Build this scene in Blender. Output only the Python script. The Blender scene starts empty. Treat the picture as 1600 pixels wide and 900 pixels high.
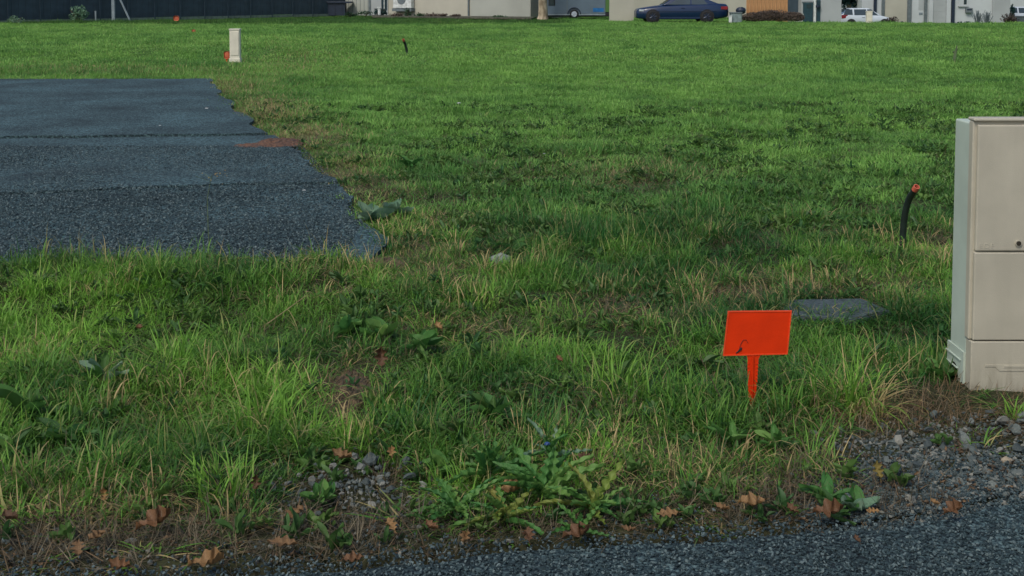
import bpy, bmesh, math, random
import numpy as np
from mathutils import Vector, Matrix, noise as mnoise

random.seed(7)
RNG = np.random.default_rng(11)
S = bpy.context.scene
COL = S.collection
R = math.radians

# ------------------------------------------------------------------ camera, sky, sun, exposure
F = 1900.0            # focal length in pixels of the 1600 px wide photograph
CY = 108.5            # row of the principal point (the photograph is the lower part of a level view)
PITCH = R(3.6)
H = 1.545             # eye height
cam_data = bpy.data.cameras.new("camera")
cam = bpy.data.objects.new("camera", cam_data)
COL.objects.link(cam)
cam.location = (0, 0, H)
cam.rotation_euler = (R(90) - PITCH, 0, 0)
cam_data.sensor_fit = 'HORIZONTAL'
cam_data.sensor_width = 36
cam_data.lens = F / 1600 * 36
cam_data.shift_y = -(450 - CY) / 1600
cam_data.clip_start = 0.05
cam_data.clip_end = 3000
S.camera = cam

SUN_EL, SUN_AZ = R(50), R(214)      # azimuth clockwise from +Y: behind the camera, to the left
world = bpy.data.worlds.new("World")
S.world = world
world.use_nodes = True
wn = world.node_tree
sky = wn.nodes.new('ShaderNodeTexSky')
sky.sky_type = 'NISHITA'
sky.sun_disc = False
sky.sun_elevation = SUN_EL
sky.sun_rotation = SUN_AZ
sky.air_density = 1.0
sky.dust_density = 3.0
sky.ozone_density = 1.0
bg = wn.nodes['Background']
bg.inputs['Strength'].default_value = 0.105
wn.links.new(sky.outputs[0], bg.inputs['Color'])
sun_d = bpy.data.lights.new("sun", 'SUN')
sun_d.energy = 1.35
sun_d.angle = R(12)
sun_d.color = (1.0, 0.95, 0.86)
sun = bpy.data.objects.new("sun", sun_d)
COL.objects.link(sun)
sdir = Vector((math.sin(SUN_AZ) * math.cos(SUN_EL), math.cos(SUN_AZ) * math.cos(SUN_EL), math.sin(SUN_EL)))
sun.rotation_euler = sdir.to_track_quat('Z', 'Y').to_euler()
S.view_settings.view_transform = 'Standard'
S.view_settings.look = 'None'
S.view_settings.gamma = 1
S.view_settings.exposure = 0.28

# ------------------------------------------------------------------ pixel <-> world
cp, sp_ = math.cos(PITCH), math.sin(PITCH)

def ray(px, py):
    x = (px - 800) / F
    v = (CY - py) / F
    return x, cp + v * sp_, -sp_ + v * cp

def gp(px, py, z=0.0):
    """the point of the level z seen at a pixel"""
    x, y, w = ray(px, py)
    t = (z - H) / w
    return (x * t, y * t, z)

def at(px, py, D):
    """the point seen at a pixel, D metres ahead"""
    x, y, w = ray(px, py)
    t = D / y
    return (x * t, D, H + w * t)

def Dg(py):
    return gp(800, py)[1]

def w2p(x, y, z=0.0):
    """world -> pixel (numpy)"""
    dz = z - H
    zc = y * cp - dz * sp_
    yc = y * sp_ + dz * cp
    return 800 + F * x / zc, CY - F * yc / zc

# ------------------------------------------------------------------ numpy noise
def _hash(ix, iy, seed):
    n = (ix.astype(np.int64) * 374761393 + iy.astype(np.int64) * 668265263 + seed * 1442695041) & 0xFFFFFFFF
    n = ((n ^ (n >> 13)) * 1274126177) & 0xFFFFFFFF
    n = n ^ (n >> 16)
    return (n & 0xFFFF) / 65535.0

def vnoise(x, y, seed=0):
    x = np.asarray(x, float); y = np.asarray(y, float)
    ix = np.floor(x); iy = np.floor(y)
    fx = x - ix; fy = y - iy
    fx = fx * fx * (3 - 2 * fx); fy = fy * fy * (3 - 2 * fy)
    a = _hash(ix, iy, seed); b = _hash(ix + 1, iy, seed)
    c = _hash(ix, iy + 1, seed); d = _hash(ix + 1, iy + 1, seed)
    return (a + (b - a) * fx) * (1 - fy) + (c + (d - c) * fx) * fy

def fbm(x, y, seed=0, oct=3):
    s = 0; a = 1; t = 0
    for i in range(oct):
        s = s + a * vnoise(x * 2 ** i + 17.3 * i, y * 2 ** i - 9.1 * i, seed + i)
        t += a; a *= 0.5
    return s / t

def sstep(a, b, x):
    t = np.clip((x - a) / (b - a), 0, 1)
    return t * t * (3 - 2 * t)

def in_poly(x, y, poly):
    x = np.asarray(x, float); y = np.asarray(y, float)
    r = np.zeros(x.shape, bool)
    n = len(poly)
    for i in range(n):
        x1, y1 = poly[i]; x2, y2 = poly[(i + 1) % n]
        if y1 == y2: continue
        c = ((y1 > y) != (y2 > y)) & (x < (x2 - x1) * (y - y1) / (y2 - y1) + x1)
        r ^= c
    return r

# road edge (world) : where the dark chippings of the road begin, as y(x)
_road = [gp(px, py) for px, py in [(-900, 905), (0, 893), (300, 892), (600, 874), (760, 853), (1000, 838), (1330, 820), (1480, 800), (1600, 770), (2400, 730)]]
RX = np.array([p[0] for p in _road]); RY = np.array([p[1] for p in _road])
def road_y(x):
    return np.interp(x, RX, RY)

# pad of dark chippings on the left
PAD_EDGE = [(330, 124), (352, 146), (376, 170), (402, 196), (440, 212), (474, 232), (498, 255), (522, 283), (548, 318), (575, 345), (604, 375), (598, 398), (540, 408)]
PAD = [gp(px, py)[:2] for px, py in [(-1500, 126), (0, 125)] + PAD_EDGE + [(440, 412), (200, 416), (0, 420), (-900, 424)]]

def sig_pix_blob(px, py, bl):
    s = np.zeros(np.shape(px))
    for cx, cy, rx, ry, a in bl:
        s = np.maximum(s, a * np.exp(-((px - cx) / rx) ** 2 - ((py - cy) / ry) ** 2))
    return s

def hgt(x, y):
    x = np.asarray(x, float); y = np.asarray(y, float)
    near = 1 - sstep(14, 30, y)
    h = -0.035 + near * ((fbm(x * 1.6, y * 1.6, 3) - 0.5) * 0.09 + (fbm(x * 5, y * 5, 5, 2) - 0.5) * 0.035)
    h = h + (fbm(x * 0.22, y * 0.22, 9, 2) - 0.5) * 0.10 * sstep(9, 20, y)
    # low banks
    h = h + 0.10 * np.exp(-((x + 1.9) / 1.3) ** 2 - ((y - 6.3) / 0.5) ** 2)
    h = h + 0.10 * sstep(27.5, 32, y) * (1 - sstep(-4.5, -3.0, x)) * (1 - sstep(40, 55, y))
    cvx, cvy, _ = gp(1305, 481)
    cw = np.exp(-((x - cvx) / 0.45) ** 4 - ((y - cvy) / 0.35) ** 4)
    h = h * (1 - cw) + 0.0 * cw
    inpad = in_poly(x, y, PAD)
    h = np.where(inpad, -0.10, h)
    dr = road_y(x) + 0.05 - y
    h = np.where(dr > 0, -0.10, h * sstep(0, 0.5, -dr) + -0.02 * (1 - sstep(0, 0.5, -dr)))
    # the street beyond the field lies lower on the right
    h = h - 1.05 * sstep(14.5, 17.5, x) * sstep(63, 74, y)
    h = h - 0.05 * sstep(63, 70, y)
    return h

def hz(x, y):
    return float(hgt(np.array([x]), np.array([y]))[0])

# ------------------------------------------------------------------ materials
def new_mat(name):
    m = bpy.data.materials.new(name)
    m.use_nodes = True
    return m, m.node_tree, m.node_tree.nodes['Principled BSDF']

def mat(name, col, rough=0.6, var=0.12, scale=6.0, metal=0.0, bump=0.0, bscale=60.0, spec=0.5, col2=None, stretch=None):
    m, nt, p = new_mat(name)
    N, L = nt.nodes, nt.links
    tc = N.new('ShaderNodeTexCoord')
    src = tc.outputs['Object']
    if stretch:
        mp = N.new('ShaderNodeMapping'); mp.inputs['Scale'].default_value = stretch
        L.new(src, mp.inputs[0]); src = mp.outputs[0]
    nz = N.new('ShaderNodeTexNoise'); nz.inputs['Scale'].default_value = scale; nz.inputs['Detail'].default_value = 6
    L.new(src, nz.inputs['Vector'])
    mx = N.new('ShaderNodeMix'); mx.data_type = 'RGBA'
    c2 = col2 if col2 else tuple(c * (1 - var * 2) for c in col)
    c1 = col if col2 else tuple(min(1, c * (1 + var)) for c in col)
    mx.inputs[6].default_value = (*c1, 1); mx.inputs[7].default_value = (*c2, 1)
    mr = N.new('ShaderNodeMapRange'); mr.inputs[1].default_value = 0.35; mr.inputs[2].default_value = 0.65
    L.new(nz.outputs[0], mr.inputs[0]); L.new(mr.outputs[0], mx.inputs[0])
    L.new(mx.outputs[2], p.inputs['Base Color'])
    p.inputs['Roughness'].default_value = rough
    p.inputs['Metallic'].default_value = metal
    p.inputs['Specular IOR Level'].default_value = spec
    if bump:
        n2 = N.new('ShaderNodeTexNoise'); n2.inputs['Scale'].default_value = bscale; n2.inputs['Detail'].default_value = 4
        L.new(src, n2.inputs['Vector'])
        b = N.new('ShaderNodeBump'); b.inputs['Strength'].default_value = bump; b.inputs['Distance'].default_value = 0.01
        L.new(n2.outputs[0], b.inputs['Height']); L.new(b.outputs[0], p.inputs['Normal'])
    return m

def leaf_mat(name, ca, cb, trans=0.25, rough=0.55, rnd=True, vein=0.0):
    """thin leaf: two colours mixed by noise, a little light passing through"""
    m, nt, p = new_mat(name)
    N, L = nt.nodes, nt.links
    tc = N.new('ShaderNodeTexCoord')
    nz = N.new('ShaderNodeTexNoise'); nz.inputs['Scale'].default_value = 45; nz.inputs['Detail'].default_value = 5
    L.new(tc.outputs['Object'], nz.inputs['Vector'])
    oi = N.new('ShaderNodeObjectInfo')
    ad = N.new('ShaderNodeMath'); ad.operation = 'MULTIPLY_ADD'; ad.inputs[1].default_value = 0.9; ad.inputs[2].default_value = -0.45
    L.new(oi.outputs['Random'], ad.inputs[0])
    a2 = N.new('ShaderNodeMath'); a2.operation = 'ADD'
    L.new(nz.outputs[0], a2.inputs[0]); L.new(ad.outputs[0], a2.inputs[1])
    mr = N.new('ShaderNodeMapRange'); mr.inputs[1].default_value = 0.2; mr.inputs[2].default_value = 0.8
    L.new(a2.outputs[0], mr.inputs[0])
    mx = N.new('ShaderNodeMix'); mx.data_type = 'RGBA'
    mx.inputs[6].default_value = (*ca, 1); mx.inputs[7].default_value = (*cb, 1)
    L.new(mr.outputs[0], mx.inputs[0])
    L.new(mx.outputs[2], p.inputs['Base Color'])
    p.inputs['Roughness'].default_value = rough
    p.inputs['Specular IOR Level'].default_value = 0.35
    t = N.new('ShaderNodeBsdfTranslucent'); L.new(mx.outputs[2], t.inputs[0])
    ms = N.new('ShaderNodeMixShader'); ms.inputs[0].default_value = trans
    L.new(p.outputs[0], ms.inputs[1]); L.new(t.outputs[0], ms.inputs[2])
    L.new(ms.outputs[0], N['Material Output'].inputs[0])
    b = N.new('ShaderNodeBump'); b.inputs['Strength'].default_value = 0.4; b.inputs['Distance'].default_value = 0.004
    L.new(nz.outputs[0], b.inputs['Height']); L.new(b.outputs[0], p.inputs['Normal'])
    return m

def grass_mat(name, dark, light, straw, trans=0.3):
    """blade colours: per blade random 'r', per tuft 'tint' = (dry share, hue, value)"""
    m, nt, p = new_mat(name)
    N, L = nt.nodes, nt.links
    ar = N.new('ShaderNodeAttribute'); ar.attribute_name = 'r'
    ah = N.new('ShaderNodeAttribute'); ah.attribute_name = 'h'
    at_ = N.new('ShaderNodeAttribute'); at_.attribute_name = 'tint'; at_.attribute_type = 'INSTANCER'
    sx = N.new('ShaderNodeSeparateXYZ'); L.new(at_.outputs['Vector'], sx.inputs[0])
    def math_(op, a, b=None, c=None):
        n = N.new('ShaderNodeMath'); n.operation = op
        for i, v in enumerate((a, b, c)):
            if v is None: continue
            if isinstance(v, (int, float)): n.inputs[i].default_value = v
            else: L.new(v, n.inputs[i])
        return n.outputs[0]
    hue = math_('ADD', sx.outputs[1], math_('MULTIPLY_ADD', ar.outputs['Fac'], 0.5, -0.25))
    mx = N.new('ShaderNodeMix'); mx.data_type = 'RGBA'
    mx.inputs[6].default_value = (*dark, 1); mx.inputs[7].default_value = (*light, 1)
    L.new(hue, mx.inputs[0])
    # dried blades: a share of the blades, and tips of some
    r2 = math_('FRACT', math_('MULTIPLY', ar.outputs['Fac'], 7.31))
    isdry = math_('SMOOTH_MIN', math_('MULTIPLY', math_('MAXIMUM', math_('SUBTRACT', math_('ADD', sx.outputs[0], math_('MULTIPLY', ah.outputs['Fac'], 0.10)), r2), 0.0), 7.0), 1.0, 0.05)
    m2 = N.new('ShaderNodeMix'); m2.data_type = 'RGBA'
    L.new(isdry, m2.inputs[0]); L.new(mx.outputs[2], m2.inputs[6]); m2.inputs[7].default_value = (*straw, 1)
    m3 = N.new('ShaderNodeMix'); m3.data_type = 'RGBA'; m3.blend_type = 'MULTIPLY'; m3.inputs[0].default_value = 1
    cv = N.new('ShaderNodeCombineXYZ')
    for i in range(3): L.new(sx.outputs[2], cv.inputs[i])
    L.new(m2.outputs[2], m3.inputs[6]); L.new(cv.outputs[0], m3.inputs[7])
    col = m3.outputs[2]
    L.new(col, p.inputs['Base Color'])
    p.inputs['Roughness'].default_value = 0.55
    p.inputs['Specular IOR Level'].default_value = 0.3
    t = N.new('ShaderNodeBsdfTranslucent'); L.new(col, t.inputs[0])
    ms = N.new('ShaderNodeMixShader'); ms.inputs[0].default_value = trans
    L.new(p.outputs[0], ms.inputs[1]); L.new(t.outputs[0], ms.inputs[2])
    L.new(ms.outputs[0], N['Material Output'].inputs[0])
    return m

def stone_mat(name, ca, cb, cc):
    m, nt, p = new_mat(name)
    N, L = nt.nodes, nt.links
    oi = N.new('ShaderNodeObjectInfo')
    tc = N.new('ShaderNodeTexCoord')
    nz = N.new('ShaderNodeTexNoise'); nz.inputs['Scale'].default_value = 40
    L.new(tc.outputs['Object'], nz.inputs['Vector'])
    at_ = N.new('ShaderNodeAttribute'); at_.attribute_name = 'tint'; at_.attribute_type = 'INSTANCER'
    sx = N.new('ShaderNodeSeparateXYZ'); L.new(at_.outputs['Vector'], sx.inputs[0])
    a = N.new('ShaderNodeMath'); a.operation = 'ADD'; L.new(oi.outputs['Random'], a.inputs[0])
    L.new(sx.outputs[0], a.inputs[1])
    fr = N.new('ShaderNodeMath'); fr.operation = 'FRACT'; L.new(a.outputs[0], fr.inputs[0])
    rp = N.new('ShaderNodeValToRGB')
    e = rp.color_ramp.elements
    e[0].color = (*ca, 1); e[1].color = (*cc, 1); e[1].position = 1
    k = e.new(0.6); k.color = (*cb, 1)
    L.new(fr.outputs[0], rp.inputs[0])
    mx = N.new('ShaderNodeMix'); mx.data_type = 'RGBA'; mx.blend_type = 'MULTIPLY'; mx.inputs[0].default_value = 0.6
    L.new(rp.outputs[0], mx.inputs[6]); L.new(nz.outputs[0], mx.inputs[7])
    mm = N.new('ShaderNodeMix'); mm.data_type = 'RGBA'; mm.blend_type = 'ADD'; mm.inputs[0].default_value = 0.35
    L.new(mx.outputs[2], mm.inputs[6]); L.new(mx.outputs[2], mm.inputs[7])
    L.new(mm.outputs[2], p.inputs['Base Color'])
    p.inputs['Roughness'].default_value = 0.7
    p.inputs['Specular IOR Level'].default_value = 0.4
    b = N.new('ShaderNodeBump'); b.inputs['Strength'].default_value = 0.5; b.inputs['Distance'].default_value = 0.003
    L.new(nz.outputs[0], b.inputs['Height']); L.new(b.outputs[0], p.inputs['Normal'])
    return m

M = {}
M['plastic'] = mat('cabinet_plastic', (0.455, 0.43, 0.34), 0.5, 0.05, 5, bump=0.15, bscale=300)
def soiled(m, z0, z1):
    nt = m.node_tree; N, L = nt.nodes, nt.links; p = N['Principled BSDF']
    src = p.inputs['Base Color'].links[0].from_socket
    ge = N.new('ShaderNodeNewGeometry'); sx = N.new('ShaderNodeSeparateXYZ'); L.new(ge.outputs['Position'], sx.inputs[0])
    mr = N.new('ShaderNodeMapRange'); mr.inputs[1].default_value = z0; mr.inputs[2].default_value = z1; mr.inputs[3].default_value = 0.75; mr.inputs[4].default_value = 0.0
    L.new(sx.outputs[2], mr.inputs[0])
    mp = N.new('ShaderNodeMapping'); mp.inputs['Scale'].default_value = (34, 34, 5); L.new(ge.outputs['Position'], mp.inputs[0])
    nz = N.new('ShaderNodeTexNoise'); nz.inputs['Scale'].default_value = 1; nz.inputs['Detail'].default_value = 6; L.new(mp.outputs[0], nz.inputs['Vector'])
    r2 = N.new('ShaderNodeMapRange'); r2.inputs[1].default_value = 0.42; r2.inputs[2].default_value = 0.7; L.new(nz.outputs[0], r2.inputs[0])
    mu = N.new('ShaderNodeMath'); mu.operation = 'MULTIPLY_ADD'; mu.inputs[2].default_value = 0.0; L.new(mr.outputs[0], mu.inputs[0]); L.new(r2.outputs[0], mu.inputs[1])
    m3 = N.new('ShaderNodeMath'); m3.operation = 'MULTIPLY'; m3.inputs[1].default_value = 0.035; L.new(r2.outputs[0], m3.inputs[0])
    m4 = N.new('ShaderNodeMath'); m4.operation = 'MAXIMUM'; L.new(mu.outputs[0], m4.inputs[0]); L.new(m3.outputs[0], m4.inputs[1])
    mx = N.new('ShaderNodeMix'); mx.data_type = 'RGBA'; L.new(m4.outputs[0], mx.inputs[0]); L.new(src, mx.inputs[6]); mx.inputs[7].default_value = (0.13, 0.11, 0.07, 1)
    L.new(mx.outputs[2], p.inputs['Base Color'])
soiled(M['plastic'], -0.02, 0.13)
M['shell'] = mat('cabinet_shell_plastic', (0.455, 0.535, 0.455), 0.5, 0.05, 5)  # sky and grass bounce on the side put into the colour: greener, lighter
M['plastic_far'] = mat('pale_plastic', (0.68, 0.65, 0.54), 0.5, 0.05, 5)
M['dark_hole'] = mat('dark_lock', (0.03, 0.025, 0.015), 0.6)
M['orange'] = mat('orange_plastic', (0.68, 0.034, 0.001), 0.6, 0.06, 9, bump=0.1, bscale=120, spec=0.2)
M['orange_far'] = mat('weathered_orange_plastic', (0.55, 0.13, 0.06), 0.6)
M['orange_rim'] = mat('orange_rim_plastic', (0.74, 0.065, 0.015), 0.5, 0.05, 9, spec=0.3)
M['scuff'] = mat('scuffed_line', (0.16, 0.012, 0.006), 0.7)
M['blackbit'] = mat('black_bit', (0.01, 0.01, 0.01), 0.6)
M['pipe'] = mat('black_pipe', (0.012, 0.022, 0.018), 0.5, 0.2, 20)
M['pipe_tip'] = mat('orange_pipe_mouth', (0.55, 0.12, 0.07), 0.6)
M['concrete'] = mat('grey_cover', (0.085, 0.118, 0.128), 0.9, 0.2, 70, bump=1.0, bscale=110, col2=(0.05, 0.068, 0.074), spec=0.2)
M['fence'] = mat('navy_fence', (0.034, 0.058, 0.080), 0.6, 0.12, 2)
M['kerb'] = mat('pale_kerb', (0.16, 0.21, 0.17), 0.8)
M['galv'] = mat('galvanised_steel', (0.22, 0.27, 0.30), 0.5, 0.1, 3)
M['cream'] = mat('cream_render', (0.43, 0.42, 0.35), 0.9, 0.05, 0.6, bump=0.2, bscale=40)
M['cream_grey'] = mat('grey_green_render', (0.36, 0.38, 0.34), 0.9, 0.05, 0.6)
M['white_wall'] = mat('white_render', (0.49, 0.53, 0.54), 0.9, 0.05, 0.6)
M['grey_wall'] = mat('pale_grey_render', (0.37, 0.40, 0.405), 0.9, 0.05, 0.6)
M['grey_dark'] = mat('mid_grey_paint', (0.13, 0.16, 0.17), 0.7)
M['roof'] = mat('brown_roof_tile', (0.20, 0.10, 0.06), 0.8, 0.2, 4)
M['dark_teal'] = mat('dark_teal_paint', (0.015, 0.05, 0.065), 0.5)
M['navy'] = mat('dark_navy_panel', (0.012, 0.022, 0.045), 0.5)
M['glass'] = mat('window_glass', (0.03, 0.05, 0.06), 0.08, 0.1, 2, spec=0.8)
M['car_blue'] = mat('dark_blue_car_paint', (0.006, 0.021, 0.066), 0.25, 0.05, 1, spec=0.6)
M['car_white'] = mat('white_car_paint', (0.55, 0.62, 0.68), 0.3, 0.03, 1)
M['tyre'] = mat('tyre_rubber', (0.012, 0.012, 0.015), 0.8)
M['rim'] = mat('wheel_rim', (0.28, 0.30, 0.33), 0.4, metal=0.5)
M['rim_dark'] = mat('dark_wheel_rim', (0.03, 0.045, 0.08), 0.4, metal=0.4)
M['hub'] = mat('pale_hub', (0.5, 0.55, 0.62), 0.4)
M['red_glass'] = mat('tail_light_red', (0.25, 0.02, 0.03), 0.2)
M['white_glass'] = mat('head_light', (0.5, 0.55, 0.6), 0.15)
M['caravan'] = mat('blue_grey_panel', (0.115, 0.16, 0.205), 0.4, 0.06, 1)
M['sticker'] = mat('blue_sticker', (0.01, 0.13, 0.36), 0.5)
M['wood'] = mat('orange_wood_cladding', (0.50, 0.27, 0.12), 0.7, 0.25, 3, stretch=(6, 6, 0.6), col2=(0.33, 0.16, 0.065))
M['bark'] = mat('pale_bark', (0.40, 0.34, 0.24), 0.9, 0.3, 5, bump=1, bscale=12, col2=(0.16, 0.125, 0.08), stretch=(1, 1, 0.4))
M['twig'] = mat('brown_twig', (0.10, 0.07, 0.045), 0.8)
M['straw_stem'] = mat('dry_stem', (0.24, 0.19, 0.10), 0.8)
M['green_stem'] = mat('green_stem', (0.09, 0.13, 0.06), 0.7)
M['planter'] = mat('grey_green_planter', (0.20, 0.26, 0.26), 0.7)
M['whitepaint'] = mat('white_paint', (0.62, 0.66, 0.64), 0.5)
M['blue_litter'] = mat('blue_plastic_scrap', (0.02, 0.06, 0.20), 0.4)
M['dirt_rust'] = mat('rust_brown_soil', (0.155, 0.078, 0.045), 0.95, 0.3, 22, bump=1, bscale=60, col2=(0.06, 0.038, 0.03))
M['dirt'] = mat('brown_earth', (0.17, 0.115, 0.06), 0.95, 0.3, 25, bump=1, bscale=60, col2=(0.05, 0.037, 0.02))
M['tar'] = mat('joint_tar', (0.012, 0.016, 0.02), 0.9)
M['pale_stone'] = mat('pale_stone', (0.20, 0.23, 0.21), 0.8, 0.2, 30, bump=0.6, bscale=80)
M['scrap_white'] = mat('white_scrap', (0.6, 0.62, 0.6), 0.6)
M['stone'] = stone_mat('loose_stone', (0.045, 0.062, 0.064), (0.10, 0.125, 0.118), (0.25, 0.25, 0.215))
M['chip'] = stone_mat('road_chipping', (0.012, 0.027, 0.034), (0.039, 0.072, 0.082), (0.15, 0.205, 0.21))
M['oak_a'] = leaf_mat('tan_oak_leaf', (0.29, 0.170, 0.068), (0.13, 0.075, 0.036), 0.12)
M['oak_b'] = leaf_mat('russet_oak_leaf', (0.165, 0.082, 0.036), (0.095, 0.050, 0.026), 0.1)
M['oak_c'] = leaf_mat('yellowed_leaf', (0.30, 0.22, 0.06), (0.20, 0.17, 0.05))
M['weed'] = leaf_mat('weed_leaf', (0.06, 0.19, 0.045), (0.14, 0.27, 0.06))
M['weed_teal'] = leaf_mat('blue_green_weed_leaf', (0.05, 0.155, 0.036), (0.085, 0.21, 0.045))
M['weed_dark'] = leaf_mat('dark_dock_leaf', (0.028, 0.090, 0.020), (0.06, 0.14, 0.03))
M['weed_pale'] = leaf_mat('grey_green_leaf', (0.13, 0.24, 0.15), (0.20, 0.30, 0.19))
M['weed_yel'] = leaf_mat('yellowing_weed_leaf', (0.17, 0.24, 0.045), (0.24, 0.24, 0.06))
M['far_leaf'] = leaf_mat('hedge_leaf', (0.02, 0.06, 0.03), (0.05, 0.11, 0.05))
M['far_leaf_brown'] = leaf_mat('brown_hedge_leaf', (0.075, 0.06, 0.052), (0.13, 0.10, 0.08))
M['far_leaf_dark'] = leaf_mat('teal_dark_leaf', (0.012, 0.045, 0.045), (0.025, 0.07, 0.06))
M['far_leaf_grey'] = leaf_mat('grey_plume_leaf', (0.16, 0.20, 0.22), (0.10, 0.14, 0.15))
M['grass'] = grass_mat('grass_blade', (0.028, 0.130, 0.026), (0.195, 0.395, 0.052), (0.46, 0.36, 0.17), 0.35)
M['meadow'] = grass_mat('meadow_blade', (0.088, 0.235, 0.050), (0.232, 0.445, 0.094), (0.38, 0.31, 0.15), 0.35)
M['thatch'] = grass_mat('dead_grass_blade', (0.065, 0.058, 0.038), (0.165, 0.14, 0.088), (0.175, 0.115, 0.06), 0.15)

# ------------------------------------------------------------------ mesh helpers
def link(name, me, m=None, parent=None, loc=None, rot=None):
    o = bpy.data.objects.new(name, me)
    COL.objects.link(o)
    if m is not None and me is not None:
        if not me.materials: me.materials.append(m)
    if parent: o.parent = parent
    if loc is not None: o.location = loc
    if rot is not None: o.rotation_euler = rot
    return o

def obj(name, bm, m, parent=None, loc=None, rot=None, smooth=False):
    me = bpy.data.meshes.new(name)
    bm.to_mesh(me); bm.free()
    if smooth:
        for p in me.polygons: p.use_smooth = True
    return link(name, me, m, parent, loc, rot)

def tag(o, label, cat, group=None):
    o['label'] = label; o['category'] = cat
    if group: o['group'] = group
    return o

def thing(name, label, cat, loc=(0, 0, 0), rz=0, group=None):
    o = bpy.data.objects.new(name, None)
    o.empty_display_size = 0.1
    COL.objects.link(o)
    o.location = loc; o.rotation_euler = (0, 0, rz)
    return tag(o, label, cat, group)

def box(bm, x0, x1, y0, y1, z0, z1, bev=0.0):
    r = bmesh.ops.create_cube(bm, size=1)
    vs = r['verts']
    for v in vs:
        v.co = Vector(((x0 + x1) / 2 + v.co.x * (x1 - x0), (y0 + y1) / 2 + v.co.y * (y1 - y0), (z0 + z1) / 2 + v.co.z * (z1 - z0)))
    if bev:
        es = list({e for v in vs for e in v.link_edges})
        bmesh.ops.bevel(bm, geom=es, offset=bev, segments=2, affect='EDGES', profile=0.5)
    return vs

def bx(name, m, parent, x0, x1, y0, y1, z0, z1, bev=0.0):
    bm = bmesh.new(); box(bm, x0, x1, y0, y1, z0, z1, bev)
    return obj(name, bm, m, parent)

def tube(bm, pts, rad, n=8, caps=True):
    """tube along points; rad a number or list"""
    pts = [Vector(p) for p in pts]
    k = len(pts)
    rads = rad if isinstance(rad, (list, tuple)) else [rad] * k
    rings = []
    up = Vector((0.13, 0.9, 0.2)).normalized()
    for i, p in enumerate(pts):
        t = (pts[min(i + 1, k - 1)] - pts[max(i - 1, 0)]).normalized()
        a = t.cross(up)
        if a.length < 1e-4: a = t.cross(Vector((1, 0, 0)))
        a.normalize(); b = t.cross(a)
        rings.append([bm.verts.new(p + (a * math.cos(2 * math.pi * j / n) + b * math.sin(2 * math.pi * j / n)) * rads[i]) for j in range(n)])
    for i in range(k - 1):
        for j in range(n):
            bm.faces.new((rings[i][j], rings[i][(j + 1) % n], rings[i + 1][(j + 1) % n], rings[i + 1][j]))
    if caps:
        bm.faces.new(rings[0]); bm.faces.new(rings[-1][::-1])

def cyl(bm, c, r, depth, axis='Y', n=20):
    a = Vector(c)
    d = {'X': Vector((1, 0, 0)), 'Y': Vector((0, 1, 0)), 'Z': Vector((0, 0, 1))}[axis] * depth / 2
    tube(bm, [a - d, a + d], r, n)

def mesh_np(name, V, Fc, attrs=None, smooth=False):
    me = bpy.data.meshes.new(name)
    me.from_pydata(V.tolist() if hasattr(V, 'tolist') else V, [], Fc.tolist() if hasattr(Fc, 'tolist') else Fc)
    if attrs:
        for k, a in attrs.items():
            at_ = me.attributes.new(k, 'FLOAT', 'POINT')
            at_.data.foreach_set('value', np.asarray(a, np.float32))
    if smooth:
        me.polygons.foreach_set('use_smooth', [True] * len(me.polygons))
    me.update()
    return me

# ------------------------------------------------------------------ ground
def axis_vals(parts):
    out = []
    for a, b, st in parts:
        n = max(1, int(round((b - a) / st)))
        out += [a + (b - a) * i / n for i in range(n)]
    out.append(parts[-1][1])
    return np.array(out)

GX = axis_vals([(-600, -100, 100), (-100, -34, 6), (-34, -8, 1.0), (-8, -3.6, 0.2), (-3.6, 3.6, 0.05), (3.6, 8, 0.2), (8, 34, 0.8), (34, 100, 6), (100, 600, 100)])
GY = axis_vals([(-60, 0, 15), (0, 2.8, 0.4), (2.8, 8.5, 0.05), (8.5, 14, 0.12), (14, 26, 0.4), (26, 80, 0.9), (80, 120, 5), (120, 900, 78)])
gx, gy = np.meshgrid(GX, GY)
gzv = hgt(gx, gy)
nx, ny = len(GX), len(GY)
V = np.stack([gx.ravel(), gy.ravel(), gzv.ravel()], 1)
ii, jj = np.meshgrid(np.arange(nx - 1), np.arange(ny - 1))
a = (jj * nx + ii).ravel()
Fc = np.stack([a, a + 1, a + nx + 1, a + nx], 1)

SOIL = [(1620, 650, 260, 70, 1.0), (1600, 740, 260, 70, 1.0), (90, 850, 300, 50, 1.0), (545, 605, 45, 40, 1.0), (1430, 640, 130, 45, 1.0), (250, 820, 260, 45, 0.9), (1180, 455, 140, 22, 0.8), (1455, 370, 40, 25, 0.9),
        (560, 760, 130, 40, 0.8), (1150, 770, 300, 30, 0.8), (20, 560, 50, 14, 0.6), (1340, 448, 60, 14, 0.9), (590, 415, 50, 10, 0.7), (440, 790, 180, 60, 0.8)]
NEARDARK = 1
gpx, gpy = w2p(gx, np.maximum(gy, 0.5), 0)
soil = sig_pix_blob(gpx, gpy, SOIL) * (gy > 2)
rdist = gy - road_y(gx)
soil = np.maximum(soil, 1 - sstep(0.0, 0.30, rdist))
soil = np.maximum(soil, 0.85 * (1 - sstep(8, 13, gy)))
me = mesh_np('ground', V, Fc, {'soil': soil.ravel()}, True)
gm, nt, p = new_mat('meadow_soil')
N, L = nt.nodes, nt.links
tc = N.new('ShaderNodeTexCoord')
n1 = N.new('ShaderNodeTexNoise'); n1.inputs['Scale'].default_value = 14; n1.inputs['Detail'].default_value = 8
n2 = N.new('ShaderNodeTexNoise'); n2.inputs['Scale'].default_value = 0.35; n2.inputs['Detail'].default_value = 6
L.new(tc.outputs['Object'], n1.inputs['Vector']); L.new(tc.outputs['Object'], n2.inputs['Vector'])
so = N.new('ShaderNodeAttribute'); so.attribute_name = 'soil'
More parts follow.
